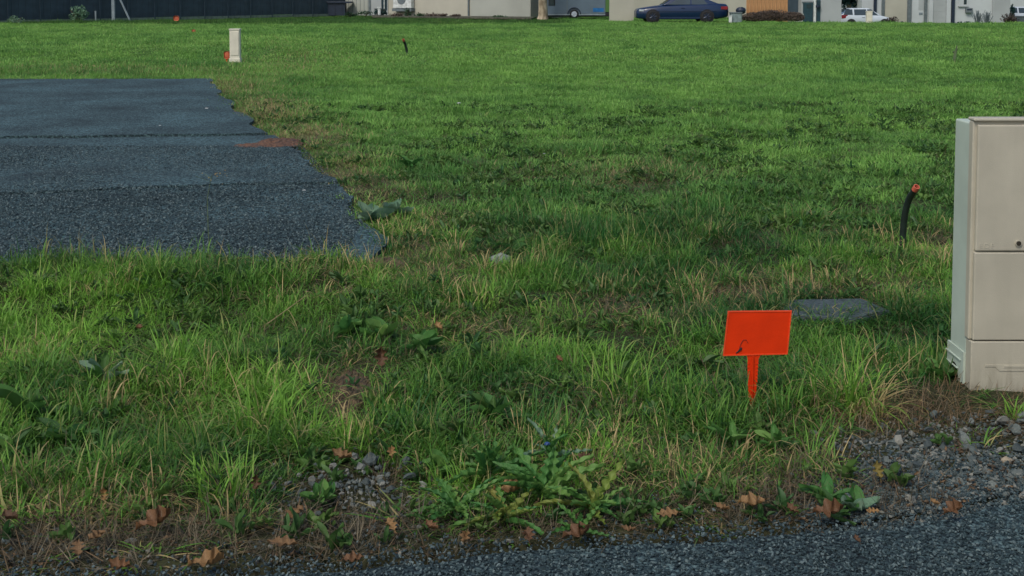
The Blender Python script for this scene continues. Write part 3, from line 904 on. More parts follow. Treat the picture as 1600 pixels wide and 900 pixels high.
# dark blue saloon facing left: local x runs from the nose (0) to the tail (L)
D = 64.5
xn, xtail = X(995, D), X(1139, D)
CL = xtail - xn
car('blue_car', 'dark blue fastback saloon parked facing left beyond the meadow', (xn, D + 0.95, -0.03), 0, CL, 1.88,
    [(0.0, 0.30, 0.62, 0.62), (0.10, 0.22, 0.72, 0.80), (0.55, 0.18, 0.80, 0.92), (1.3, 0.17, 0.90, 0.94), (2.4, 0.17, 0.95, 0.94), (3.6, 0.17, 0.98, 0.94), (4.3, 0.20, 1.00, 0.92), (4.75, 0.28, 0.98, 0.84), (CL, 0.34, 0.86, 0.70)],
    (1.35, 2.1, 3.3, 4.55, 0.92, 1.42, 0.86, 0.62), 'car_blue', (0.86, 3.72), 0.33, 'rim_dark',
    [(0.11, 0.46, 0.30, 0.475, 0.08, 0.85), (0.49, 0.76, 0.49, 0.66, 0.08, 0.85)],
    [('head_light', 'white_glass', 0.12, 0.5, 0.60, 0.70, -0.08), ('tail_light', 'red_glass', CL - 0.42, CL - 0.06, 0.70, 0.86, -0.045), ('sill', 'car_blue', 1.2, 3.35, 0.20, 0.30, 0.012),
     ('door_handle', 'car_blue', 2.35, 2.55, 0.76, 0.79, 0.02), ('crease_highlight', 'car_blue', 0.9, 4.2, 0.60, 0.63, 0.010), ('number_plate', 'white_glass', CL - 0.03, CL + 0.0, 0.6, 0.7, -0.6)])
# white hatchback facing right on the lower street (nose at larger x): built nose-left, turned round
D = 92.0
xl, xr = X(1307, D), X(1390, D)
CL2 = xr - xl
car('white_car', 'small white car parked facing right behind the pale cabinet', (xr, D - 0.2, hz(xl, D) + 0.06), math.pi, CL2, 1.75,
    [(0.0, 0.28, 0.62, 0.60), (0.10, 0.20, 0.72, 0.78), (0.6, 0.18, 0.84, 0.86), (1.05, 0.17, 0.94, 0.87), (2.4, 0.17, 0.97, 0.87), (3.4, 0.18, 0.99, 0.86), (3.85, 0.24, 0.97, 0.80), (CL2, 0.32, 0.88, 0.66)],
    (0.95, 1.85, 3.15, 4.0, 0.93, 1.48, 0.82, 0.60), 'car_white', (0.72, 3.2), 0.32, 'rim_dark',
    [(0.08, 0.33, 0.24, 0.34, 0.06, 0.85), (0.36, 0.66, 0.36, 0.66, 0.06, 0.85), (0.70, 0.93, 0.70, 0.85, 0.10, 0.85)],
    [('head_light', 'white_glass', 0.15, 0.5, 0.60, 0.74, -0.07), ('tail_light', 'red_glass', CL2 - 0.55, CL2 - 0.10, 0.72, 0.98, -0.05), ('door_handle', 'grey_dark', 2.2, 2.4, 0.78, 0.81, 0.02)])

# white post, grey planter and the dark barbecue beside the blue car
D = 64.0
bm = bmesh.new(); box(bm, -0.08, 0.08, -0.06, 0.06, 0, Z(25, D), 0.01); box(bm, -0.09, 0.09, -0.07, 0.07, Z(25, D), Z(24, D), 0.008)
tag(obj('marker_post', bm, M['whitepaint'], None, (X(1139.5, D), D - 0.3, 0)), 'short white post at the tail of the dark blue car', 'post')
t = thing('planter', 'grey-green planter box beside the tail of the dark blue car', 'planter', (X(1149, D), D, 0))
bx('box', M['planter'], t, -0.28, 0.28, -0.25, 0.25, 0, Z(20.5, D), 0.02)
bx('rim', M['grey_dark'], t, -0.31, 0.31, -0.28, 0.28, Z(20.5, D), Z(19, D), 0.01)
t = thing('barbecue', 'dark barbecue on a thin leg in front of the cream wall', 'barbecue', (X(1160.5, D), D + 0.6, 0))
bm = bmesh.new(); zc = Z(16.5, D)
for k, (r_, z_) in enumerate([(0.12, zc - 0.19), (0.25, zc - 0.10)]): pass
tube(bm, [(0, 0, zc - 0.19), (0, 0, zc - 0.12), (0, 0, zc + 0.02), (0, 0, zc + 0.12), (0, 0, zc + 0.18)], [0.13, 0.24, 0.27, 0.22, 0.08], 18)
obj('bowl', bm, M['navy'], t, smooth=True)
for s in (-0.10, 0.0, 0.10):
    bm = bmesh.new(); tube(bm, [(s * 0.6, 0, zc - 0.12), (s, 0.05 * (1 if s else -2), 0)], 0.018, 6); obj('leg', bm, M['grey_dark'], t)

# --- house B: cream wall, orange wood cladding, navy shutter, grey-green wing
DB = 80.0
hb = thing('clad_house', 'house with cream walls and orange vertical wood cladding behind the blue car', 'house', (X(990, DB), DB, 0))
ox = X(990, DB)
bx('wall', M['cream'], hb, 0, X(1308, DB) - ox, 0, 8, -0.9, 3.2)
bm = bmesh.new(); gable_roof(bm, 0, X(1308, DB) - ox, 0, 8, 3.2, 2.2); obj('roof', bm, M['roof'], hb)
npl = 11
pxs = np.linspace(1165.5, 1230, npl + 1)
pl = None
for i in range(npl):
    u0, u1 = X(pxs[i], DB) - ox, X(pxs[i + 1], DB) - ox
    if pl is None:
        bm = bmesh.new(); box(bm, 0.008, u1 - u0 - 0.008, -0.045, -0.003, -0.5, 2.9); o = obj('plank', bm, M['wood'], hb); pl = o.data
    else: o = link('plank', pl, None, hb)
    o.location = (u0, -0.012 * (i % 3), 0)
bx('shutter', M['fence'], hb, X(1230.5, DB) - ox, X(1246, DB) - ox, -0.07, -0.003, 0.15, 2.5)
bx('wing', M['grey_wall'], hb, X(1246.5, DB) - ox, X(1308, DB) - ox + 0.01, -0.9, -0.004, -0.9, 3.1)
ud = lambda px: X(px, DB - 0.9) - ox
dr = bx('door', M['dark_teal'], hb, ud(1254), ud(1269.5), -0.96, -0.905, -0.55, Z(4.5, DB - 0.9))
bx('pane', M['glass'], dr, ud(1259.5), ud(1267), -0.972, -0.962, 0.55, Z(7, DB - 0.9))
bx('frame', M['grey_dark'], dr, ud(1252.5), ud(1271), -0.957, -0.906, Z(4.4, DB - 0.9), Z(2.4, DB - 0.9))
bx('corner_trim', M['whitepaint'], hb, ud(1270.5), ud(1274), -1.0, -0.905, -0.9, 3.0)
wb = bx('window', M['dark_teal'], hb, ud(1275), ud(1281), -0.95, -0.905, -0.5, 1.1)
bm = bmesh.new(); cyl(bm, (ud(1277), -1.0, Z(10, DB - 0.9)), 0.16, 0.14, 'Z', 12); tube(bm, [(ud(1277), -0.92, Z(6, DB - 0.9)), (ud(1277), -1.0, Z(5, DB - 0.9))], 0.03, 6)
obj('wall_lamp', bm, M['navy'], hb)
# low white wall bit
bm = bmesh.new(); box(bm, -0.45, 0.30, 0, 0.2, -0.4, Z(23, 72)); box(bm, -0.5, 0.35, -0.03, 0.23, Z(23, 72) + 0.002, Z(21.5, 72))
tag(obj('low_wall', bm, M['cream_grey'], None, (X(1246, 72), 72, 0)), 'short low pale wall at the right end of the brown hedge', 'wall')
# brown bare hedge: several shrubs
for px, rx, rz_, sd, lab in [(1180, 0.75, 0.24, 41, 'leftmost brown shrub of the low hedge before the wood cladding'), (1200, 0.8, 0.31, 42, 'brown shrub second from left before the wood cladding'), (1219, 0.8, 0.31, 43, 'brown shrub third from left before the wood cladding'), (1238, 0.7, 0.24, 44, 'rightmost brown shrub of the low hedge before the navy shutter')]:
    bush('hedge_shrub', lab, (X(px, 66), 66, -0.05), rx, 0.5, rz_ * 1.15, 'far_leaf_brown', sd, 2600, 0.040, 'shrub', 'brown shrubs of the low hedge', dome=True)
# green tree and low shrub behind the white car
t = thing('tree', 'dark green tree between the grey wing and the white house', 'tree', (X(1326, 97), 97, -1.1))
bm = bmesh.new(); tube(bm, [(0, 0, 0), (0.05, 0, 1.2), (0, 0.1, 3.0)], [0.16, 0.12, 0.05], 8)
for k in range(6):
    an = k * 1.05; tube(bm, [(0, 0, 0.9 + 0.2 * k), (math.cos(an) * 0.8, math.sin(an) * 0.6, 1.8 + 0.25 * k)], [0.06, 0.015], 5)
obj('trunk', bm, M['bark'], t)
link('crown', foliage(2600, 1.35, 1.2, 1.9, 0.13, 15, 0.5), M['far_leaf_dark'], t)
bush('bush', 'low dark bush at the left of the white car', (X(1294, 88), 88, hz(X(1294, 88), 88)), 0.55, 0.4, 0.52, 'far_leaf_dark', 16, 420, 0.09)
# pale small cabinet in front of the white car
D = 63.0
t = thing('utility_cabinet', 'small pale cream cabinet standing in front of the white car', 'cabinet', (X(1357.5, D), D, -0.05))
bx('body', M['plastic_far'], t, -0.15, 0.15, -0.1, 0.1, 0, Z(17, D), 0.01)
bx('cap', M['plastic_far'], t, -0.165, 0.165, -0.115, 0.115, Z(17, D) + 0.003, Z(15.5, D), 0.01)
bx('door', M['plastic_far'], t, -0.12, 0.12, -0.112, -0.102, 0.12, Z(18.5, D), 0.004)

# --- house C on the right (lower street)
DC = 95.0
hc = thing('white_house', 'white and cream house with garage door at the right end', 'house', (X(1346, DC), DC, -1.1))
ox = X(1346, DC)
uc = lambda px: X(px, DC) - ox
WC = uc(1576)
zf = lambda py: Z(py, DC) + 1.1
bx('wall', M['white_wall'], hc, 0, WC, 0, 9, 0, 5.2)
bm = bmesh.new(); gable_roof(bm, 0, WC, 0, 9, 5.2, 2.6); obj('roof', bm, M['roof'], hc)
bm = bmesh.new(); box(bm, uc(1364), uc(1368.5), -0.12, -0.004, 0, 5.1); obj('corner_pipe', bm, M['navy'], hc)
bx('column', M['grey_dark'], hc, uc(1376.5), uc(1381), -0.10, -0.004, 0, 5.1)
bx('cream_panel', M['cream'], hc, uc(1382), uc(1416), -0.06, -0.005, 0, 5.1)
bx('column', M['grey_dark'], hc, uc(1417), uc(1422.5), -0.12, -0.006, 0, 5.1)
d1 = bx('door', M['white_wall'], hc, uc(1424), uc(1442), -0.05, -0.005, 0, 2.6)
bx('pane', M['grey_wall'], d1, uc(1434), uc(1442), -0.058, -0.052, 1.3, 2.55)
bx('letter_plate', M['galv'], d1, uc(1435), uc(1440.5), -0.08, -0.052, zf(23), zf(19.5))
bx('column', M['grey_dark'], hc, uc(1443), uc(1447.5), -0.10, -0.007, 0, 5.1)
g = bx('garage_door', M['grey_wall'], hc, uc(1457), uc(1477), -0.05, -0.004, 0, 2.6)
bx('jamb', M['white_wall'], g, uc(1450), uc(1456.5), -0.12, -0.004, 0, 5.0)
bx('jamb', M['white_wall'], g, uc(1477.5), uc(1484), -0.12, -0.004, 0, 5.0)
for k in range(5):
    bx('panel_rib', M['grey_wall'], g, uc(1457) + 0.05, uc(1477) - 0.05, -0.062, -0.052, 0.2 + 0.5 * k, 0.62 + 0.5 * k)
bx('corner_pipe', M['navy'], hc, uc(1485.5), uc(1490), -0.14, -0.006, 0, 5.1)
w1 = bx('window', M['white_wall'], hc, uc(1497), uc(1511), -0.05, -0.004, zf(9), zf(9) + 1.1)
bx('pane', M['glass'], w1, uc(1504.5), uc(1509), -0.058, -0.052, zf(7), zf(7) + 0.9)
bx('sill', M['grey_wall'], w1, uc(1496), uc(1512), -0.12, -0.004, zf(9) - 0.08, zf(9) - 0.003)
lb = bx('letter_box', M['grey_dark'], hc, uc(1507), uc(1517.5), -0.25, -0.004, zf(20), zf(12.5), 0.02)
bx('flap', M['navy'], lb, uc(1508.5), uc(1516), -0.262, -0.252, zf(16), zf(14))
bx('corner_pillar', M['grey_wall'], hc, uc(1549), WC + 0.01, -0.15, -0.004, 0, 5.1)
# shrubs in front of house C
bush('clipped_bush', 'dark clipped bush with a flat top before the cream panel', (X(1394, 90), 90, hz(X(1394, 90), 90)), 0.45, 0.4, 0.58, 'far_leaf_brown', 51, 500, 0.08)
bush('bush', 'low green bush right of the flat topped bush', (X(1407, 89), 89, hz(X(1407, 89), 89)), 0.35, 0.3, 0.32, 'far_leaf_dark', 52, 300, 0.08)
bush('bush', 'broad brown bush at the right end of the white house', (X(1577, 84), 84, hz(X(1577, 84), 84)), 0.65, 0.5, 0.66, 'far_leaf_brown', 53, 800, 0.08)
bush('shrub', 'dark narrow evergreen behind the broad brown bush', (X(1581, 88), 88, hz(X(1581, 88), 88)), 0.20, 0.2, 0.92, 'far_leaf_dark', 54, 420, 0.09)
for px, sd, lab in [(1499, 61, 'leftmost low dark plant under the letter box'), (1512, 62, 'low dark plant right below the letter box'), (1545, 63, 'low dark plant right of the grey plume grass')]:
    bush('low_plant', lab, (X(px, 88), 88, hz(X(px, 88), 88)), 0.4, 0.3, 0.32, 'far_leaf_dark', sd, 260, 0.08, 'plant')
# grey plume grass
def plume(px, D, h_, sd, lab):
    rg = random.Random(sd)
    bm = bmesh.new()
    for k in range(46):
        an = rg.random() * 6.28; r_ = rg.random() * 0.55
        hh = h_ * (0.6 + 0.45 * rg.random())
        x, y = math.cos(an) * r_, math.sin(an) * r_
        tube(bm, [(x * 0.25, y * 0.25, 0), (x * 0.6, y * 0.6, hh * 0.6), (x * 1.1, y * 1.1, hh)], [0.008, 0.014, 0.018], 4)
    t = thing('plume_grass', lab, 'ornamental grass', (X(px, D), D, hz(X(px, D), D)), 0, 'grey plume grasses before the white house')
    obj('stalks', bm, M['far_leaf_grey'], t)
    return t
plume(1528, 90, 1.35, 71, 'left grey plume grass before the white house wall')
plume(1542, 90.5, 1.25, 72, 'right grey plume grass before the white house wall')
# far pale car and low wall at the right edge
DE = 100.0
t = thing('garden_wall', 'dark low garden wall at the far right edge', 'wall', (X(1584, DE), DE, -1.1))
bx('wall', M['grey_dark'], t, 0, 6, 0, 0.3, 0, Z(26, DE) + 1.1)
bx('coping', M['grey_dark'], t, -0.05, 6.05, -0.05, 0.35, Z(26, DE) + 1.1, Z(25, DE) + 1.1)
t = thing('neighbour_house', 'pale blue-grey house wall glimpsed at the far right edge', 'house', (X(1575, 125), 125, -1.2))
bx('wall', M['white_wall'], t, 0, 12, 0, 8, 0, 5)
bm = bmesh.new(); gable_roof(bm, 0, 12, 0, 8, 5.0, 2.4); obj('roof', bm, M['roof'], t)
bx('window', M['glass'], t, 3, 4.4, -0.03, -0.003, 1.4, 2.6)
car('silver_car', 'pale silver car parked behind the dark garden wall at the far right', (X(1640, 103), 103, -1.1), math.pi, 4.1, 1.75,
    [(0.0, 0.28, 0.62, 0.60), (0.10, 0.20, 0.72, 0.78), (0.6, 0.18, 0.84, 0.86), (1.05, 0.17, 0.94, 0.87), (2.4, 0.17, 0.97, 0.87), (3.4, 0.18, 0.99, 0.86), (3.85, 0.24, 0.97, 0.80), (4.1, 0.32, 0.88, 0.66)],
    (0.95, 1.85, 3.15, 4.0, 0.93, 1.48, 0.82, 0.60), 'car_white', (0.72, 3.2), 0.32, 'rim',
    [(0.08, 0.33, 0.24, 0.34, 0.06, 0.85), (0.36, 0.66, 0.36, 0.66, 0.06, 0.85), (0.70, 0.93, 0.70, 0.85, 0.10, 0.85)], [('tail_light', 'red_glass', 3.5, 4.0, 0.72, 0.98, -0.05)])

# ------------------------------------------------------------------ foreground objects
# --- big cream cabinet at the right
YF_ = 4.69                                  # front face distance
zc_ = lambda py: at(800, py, YF_)[2]
xc_ = lambda px, py: at(px, py, YF_)[0]
CX = xc_(1521, 400)
cab = thing('utility_cabinet', 'large cream two-door utility cabinet at the right edge of the gravel shoulder', 'cabinet', (CX, YF_, 0))
CW = 0.50
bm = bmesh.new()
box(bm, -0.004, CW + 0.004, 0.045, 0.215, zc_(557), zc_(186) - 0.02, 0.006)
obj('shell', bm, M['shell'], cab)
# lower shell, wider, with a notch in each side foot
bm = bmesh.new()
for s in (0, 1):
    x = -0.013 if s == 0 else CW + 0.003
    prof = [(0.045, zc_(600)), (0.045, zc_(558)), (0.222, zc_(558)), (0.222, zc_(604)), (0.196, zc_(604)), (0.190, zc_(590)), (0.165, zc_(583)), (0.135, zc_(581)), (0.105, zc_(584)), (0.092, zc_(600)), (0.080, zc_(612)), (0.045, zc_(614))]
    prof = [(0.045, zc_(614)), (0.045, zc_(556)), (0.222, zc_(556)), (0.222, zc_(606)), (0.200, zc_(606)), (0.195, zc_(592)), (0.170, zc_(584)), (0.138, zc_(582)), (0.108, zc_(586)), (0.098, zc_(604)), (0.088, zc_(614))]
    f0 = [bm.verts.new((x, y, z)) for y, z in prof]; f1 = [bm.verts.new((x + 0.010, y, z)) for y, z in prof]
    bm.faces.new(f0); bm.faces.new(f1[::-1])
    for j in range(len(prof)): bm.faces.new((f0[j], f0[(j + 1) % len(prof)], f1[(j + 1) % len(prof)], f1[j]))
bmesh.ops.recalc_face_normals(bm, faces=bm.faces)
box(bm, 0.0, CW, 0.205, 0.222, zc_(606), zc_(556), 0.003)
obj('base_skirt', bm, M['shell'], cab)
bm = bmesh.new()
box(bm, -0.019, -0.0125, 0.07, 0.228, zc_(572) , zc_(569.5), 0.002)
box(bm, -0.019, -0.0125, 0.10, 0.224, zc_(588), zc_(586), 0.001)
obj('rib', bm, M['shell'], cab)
# front frame: an outer rim with cap lip, doors set proud of it
bm = bmesh.new()
box(bm, -0.010, CW + 0.010, 0.010, 0.050, zc_(531), zc_(190), 0.004)
obj('front_frame', bm, M['plastic'], cab)
bm = bmesh.new()
box(bm, -0.012, CW + 0.012, -0.006, 0.060, zc_(190.5) + 0.002, zc_(184.5), 0.005)
obj('cap', bm, M['plastic'], cab)
bm = bmesh.new(); box(bm, 0.004, CW - 0.004, -0.010, 0.011, zc_(391.5), zc_(195), 0.005)
ud_ = obj('upper_door', bm, M['plastic'], cab)
bm = bmesh.new(); box(bm, 0.001, CW - 0.001, -0.011, 0.011, zc_(530.5), zc_(394), 0.004)
obj('lower_door', bm, M['plastic'], cab)
bm = bmesh.new(); box(bm, -0.005, CW + 0.005, -0.012, 0.046, zc_(614), zc_(532.5), 0.004)
bp = obj('base_panel', bm, M['plastic'], cab)
# trapezoid moulding on the base panel
bm = bmesh.new()
xr = lambda px: xc_(px, 575) - CX
pts = [(xr(1537), zc_(571.5)), (xr(1553), zc_(571.5)), (xr(1559), zc_(578)), (xr(1640), zc_(578)), (xr(1646), zc_(571.5)), (xr(1662), zc_(571.5)), (xr(1662), zc_(568.5)), (xr(1537), zc_(568.5))]
f0 = [bm.verts.new((x, -0.0145, z)) for x, z in pts]; f1 = [bm.verts.new((x, -0.010, z)) for x, z in pts]
bm.faces.new(f0); bm.faces.new(f1[::-1])
for j in range(len(pts)): bm.faces.new((f0[j], f0[(j + 1) % len(pts)], f1[(j + 1) % len(pts)], f1[j]))
box(bm, xr(1566), xr(1634), -0.0165, -0.010, zc_(572.5), zc_(569.5))
bmesh.ops.recalc_face_normals(bm, faces=bm.faces)
obj('moulding', bm, M['plastic'], bp)
# lock
bm = bmesh.new(); cyl(bm, (xc_(1589, 379) - CX, -0.011, zc_(379)), 0.0125, 0.012, 'Y', 20)
lk = obj('lock', bm, M['plastic'], ud_)
bm = bmesh.new(); cyl(bm, (xc_(1589, 379) - CX, -0.0135, zc_(379)), 0.0095, 0.010, 'Y', 16)
obj('keyhole', bm, M['dark_hole'], lk)
# faint embossed letters
cu = bpy.data.curves.new('embossed_letters', 'FONT'); cu.body = 'EDF'; cu.size = 0.030; cu.extrude = 0.0011; cu.space_character = 1.25
tx = bpy.data.objects.new('embossed_letters', cu)
me = bpy.data.meshes.new_from_object(tx); bpy.data.objects.remove(tx)
lt = link('embossed_letters', me, M['plastic'], ud_, (xc_(1528, 387) - CX, -0.0102, zc_(387.5)), (R(90), 0, 0))
# foot block
bx('foot', M['plastic'], cab, 0.004, 0.030, 0.0, 0.06, -0.06, zc_(614) - 0.002, 0.004)
bx('foot', M['plastic'], cab, CW - 0.03, CW - 0.004, 0.0, 0.06, -0.06, zc_(614) - 0.002, 0.004)

# --- orange marker sign
YS = 4.52
b0 = at(1176, 556, YS)
sg = thing('marker_sign', 'bright orange blank marker sign on a stake in the grass', 'sign', (b0[0], YS, 0))
PW = 0.2495; PH = at(0, 486, YS)[2] - at(0, 556, YS)[2]
bm = bmesh.new()
xl_ = at(1129.5, 556, YS)[0] - b0[0]
def plate_pts(ins):
    return [(xl_ + ins, ins), (xl_ + PW - 0.005 - ins, 0.006 + ins), (xl_ + PW + 0.008 - ins, PH + 0.002 - ins), (xl_ + 0.017 + ins, PH - ins)]
def slab(bm, pts, y0, y1):
    f0 = [bm.verts.new((x, y0, z)) for x, z in pts]; f1 = [bm.verts.new((x, y1, z)) for x, z in pts]
    bm.faces.new(f0); bm.faces.new(f1[::-1])
    n = len(pts)
    for j in range(n): bm.faces.new((f0[j], f0[(j + 1) % n], f1[(j + 1) % n], f1[j]))
slab(bm, plate_pts(0.003), -0.001, 0.0025)
bmesh.ops.recalc_face_normals(bm, faces=bm.faces)
pl_ = obj('plate', bm, M['orange'], sg, (0, 0, b0[2]))
bm = bmesh.new()
o_, i_ = plate_pts(0), plate_pts(0.0045)
ro = [bm.verts.new((x, -0.003, z)) for x, z in o_]; ri = [bm.verts.new((x, -0.003, z)) for x, z in i_]
so_ = [bm.verts.new((x, 0.004, z)) for x, z in o_]; si = [bm.verts.new((x, 0.004, z)) for x, z in i_]
for j in range(4):
    k = (j + 1) % 4
    bm.faces.new((ro[j], ro[k], ri[k], ri[j])); bm.faces.new((so_[k], so_[j], si[j], si[k])); bm.faces.new((ro[k], ro[j], so_[j], so_[k])); bm.faces.new((ri[j], ri[k], si[k], si[j]))
bmesh.ops.recalc_face_normals(bm, faces=bm.faces)
obj('rim', bm, M['orange_rim'], pl_)
pxm = 0.00238
def pp(px, py): return ((px - 1176) * pxm, -0.0025, (556 - py) * pxm)
bm = bmesh.new()
tube(bm, [pp(1154, 546), pp(1157, 536), pp(1161, 530), pp(1165, 530), pp(1168, 535)], 0.0011, 5)
obj('scuff', bm, M['scuff'], pl_)
bm = bmesh.new()
tube(bm, [pp(1149, 551.5), pp(1153, 548.5), pp(1157, 545), pp(1158, 542)], [0.0015, 0.003, 0.0042, 0.002], 6)
obj('black_nick', bm, M['blackbit'], pl_)
bm = bmesh.new()
sk = [(-0.024, 0.006), (0.032, 0.006), (0.0225, -0.012), (0.020, -0.05), (0.018, -0.11), (0.010, -0.19), (0.0, -0.235), (-0.010, -0.19), (-0.0165, -0.11), (-0.0175, -0.05), (-0.018, -0.012)]
slab(bm, sk, 0.0005, 0.006)
for k in range(7):
    z = -0.03 - k * 0.014
    box(bm, 0.012, 0.0225 - k * 0.0007, -0.001, 0.0055, z - 0.0022, z + 0.0022)
    box(bm, -0.019 + k * 0.0006, -0.011, -0.001, 0.0055, z - 0.0022, z + 0.0022)
slab(bm, [(-0.003, 0.0), (0.003, 0.0), (0.002, -0.2), (-0.002, -0.2)], -0.006, 0.001)
bmesh.ops.recalc_face_normals(bm, faces=bm.faces)
obj('stake', bm, M['orange'], pl_.parent, (0, 0, b0[2]))

# --- black conduit with orange mouth
YP = 7.42
def conduit(name, label, base_px, D, pts_px, r, group=None, rings=True, rt=None):
    p0 = at(*base_px, D)
    t = thing(name, label, 'pipe', (p0[0], D, p0[2]))
    P = [Vector(at(px, py, D - 0.12 * (i / max(1, len(pts_px) - 1)) ** 2)) - Vector((p0[0], D, p0[2])) for i, (px, py) in enumerate(pts_px)]
    # dense path
    Q = []
    for i in range(len(P) - 1):
        a = P[max(i - 1, 0)]; b_ = P[i]; c = P[i + 1]; d = P[min(i + 2, len(P) - 1)]
        for k in range(10):
            s = k / 10
            Q.append(0.5 * ((2 * b_) + (-a + c) * s + (2 * a - 5 * b_ + 4 * c - d) * s * s + (-a + 3 * b_ - 3 * c + d) * s ** 3))
    Q.append(P[-1])
    Q = [Q[0] + Vector((0, 0, -0.12))] + Q
    bm = bmesh.new()
    rr = [r * (1.0 + (0.07 if (rings and i % 2) else 0)) for i in range(len(Q))]
    tube(bm, Q, rr, 12)
    obj('pipe', bm, M['pipe'], t, smooth=True)
    e = Q[-1]; d = (Q[-1] - Q[-2]).normalized()
    # mouth: an orange open ring
    bm = bmesh.new()
    q = d.to_track_quat('Z', 'Y').to_matrix()
    n = 14; ln = r * 1.7
    prof = [(r * 0.98, -0.002), (r * 0.98, ln), (r * 0.72, ln), (r * 0.68, ln * 0.2)]
    rg_ = [[bm.verts.new(e + q @ Vector((a * math.cos(2 * math.pi * j / n), a * math.sin(2 * math.pi * j / n), z))) for j in range(n)] for a, z in prof]
    for i in range(3):
        for j in range(n): bm.faces.new((rg_[i][j], rg_[i][(j + 1) % n], rg_[i + 1][(j + 1) % n], rg_[i + 1][j]))
    mo = obj('mouth', bm, M['pipe_tip'], t, smooth=False)
    bm = bmesh.new(); bm.faces.new([bm.verts.new(e + q @ Vector((r * 0.70 * math.cos(2 * math.pi * j / n), r * 0.70 * math.sin(2 * math.pi * j / n), ln * 0.45))) for j in range(n)]); obj('bore', bm, M['blackbit'], mo)
    return t
conduit('conduit_pipe', 'black conduit pipe with an orange mouth standing left of the large cabinet', (1410, 386), YP, [(1410, 386), (1411, 362), (1414, 335), (1420, 312), (1429, 297)], 0.0195)
conduit('conduit_pipe', 'thin distant black pipe standing alone in the middle of the meadow', (636, 83), Dg(83), [(636, 83), (635, 76), (633, 69), (631, 64)], 0.032)

# stick in the far right of the meadow
D = Dg(96)
bm = bmesh.new(); tube(bm, [at(1491, 97, D), at(1492.5, 83, D), at(1495.5, 71, D)], [0.045, 0.03, 0.015], 6)
for k, (a_, b__) in enumerate([((1492.5, 85), (1489.5, 80)), ((1493.5, 79), (1496.5, 76))]): tube(bm, [at(*a_, D), at(*b__, D)], 0.02, 5)
tag(obj('weed_stalk', bm, M['green_stem']), 'dark thin weed stalk far out in the meadow at right', 'weed')

# --- grey access cover
cv = thing('access_cover', 'flat grey access cover sunk in the grass behind the orange sign', 'cover', (*gp(1305, 481)[:2], 0))
c0 = Vector(gp(1305, 481))
zt = 0.022
pts = [gp(px, py, zt) for px, py in [(1222, 489), (1236, 468), (1345, 466), (1388, 484), (1330, 497)]]
bm = bmesh.new()
f0 = [bm.verts.new((p_[0] - c0.x, p_[1] - c0.y, zt)) for p_ in pts]
f = bm.faces.new(f0)
r_ = bmesh.ops.extrude_face_region(bm, geom=[f])
for v in r_['geom']:
    if isinstance(v, bmesh.types.BMVert): v.co.z -= 0.05
bmesh.ops.recalc_face_normals(bm, faces=bm.faces)
bmesh.ops.bevel(bm, geom=list(bm.edges), offset=0.004, segments=1, affect='EDGES')
obj('lid', bm, M['concrete'], cv)
bm = bmesh.new()
cen = sum((Vector(p_) for p_ in pts), Vector()) / 5
oo = [(Vector(p_) - cen) * 1.06 + cen - c0 for p_ in pts]; ii_ = [(Vector(p_) - cen) * 1.015 + cen - c0 for p_ in pts]
A = [bm.verts.new((v.x, v.y, 0.015)) for v in oo]; B = [bm.verts.new((v.x, v.y, 0.015)) for v in ii_]
C = [bm.verts.new((v.x, v.y, -0.05)) for v in oo]; Dd = [bm.verts.new((v.x, v.y, -0.05)) for v in ii_]
for j in range(5):
    k = (j + 1) % 5
    bm.faces.new((A[j], A[k], B[k], B[j])); bm.faces.new((A[k], A[j], C[j], C[k])); bm.faces.new((B[j], B[k], Dd[k], Dd[j]))
bmesh.ops.recalc_face_normals(bm, faces=bm.faces)
obj('frame', bm, M['concrete'], cv)

# --- far white cabinet and orange markers
D = 27.0
p0 = at(359, 99, D)
fc = thing('utility_cabinet', 'narrow pale utility cabinet at the far corner of the dark paving', 'cabinet', (p0[0], D, 0))
w = at(374.5, 90, D)[0] - p0[0]
zt = at(360, 45, D)[2]
bx('body', M['plastic_far'], fc, 0, w, 0, 0.16, -0.05, zt - 0.03, 0.012)
bx('cap', M['plastic_far'], fc, -0.012, w + 0.012, -0.012, 0.17, zt - 0.028, zt, 0.01)
bx('door', M['plastic_far'], fc, 0.02, w - 0.02, -0.010, -0.001, 0.16, zt - 0.06, 0.004)
bx('base', M['plastic_far'], fc, -0.012, w + 0.012, -0.012, 0.17, -0.05, 0.10, 0.01)
def marker(px, py, D, wpx, hpx, label):
    p0 = at(px, py, D); k = D / F
    t = thing('orange_marker', label, 'marker', (p0[0], D, p0[2]))
    w_, h_ = wpx * k / 2, hpx * k
    bx('plate', M['orange_far'], t, -w_, w_, -0.012, 0.012, -h_ / 2, h_ / 2, min(w_, h_ / 2) * 0.6)
    bm = bmesh.new(); box(bm, -0.02, 0.02, -0.008, 0.010, -h_ / 2 - max(0.1, p0[2] - h_ / 2 + 0.1), -h_ / 2 - 0.001); obj('stake', bm, M['orange'], t)
marker(354.5, 86, 27.3, 9, 12, 'orange marker just left of the narrow pale cabinet')
marker(302.5, 51, 46, 6, 10, 'small orange marker far out in the grass')
marker(275.5, 28.5, 65, 8.5, 8, 'orange marker at the foot of the navy fence')

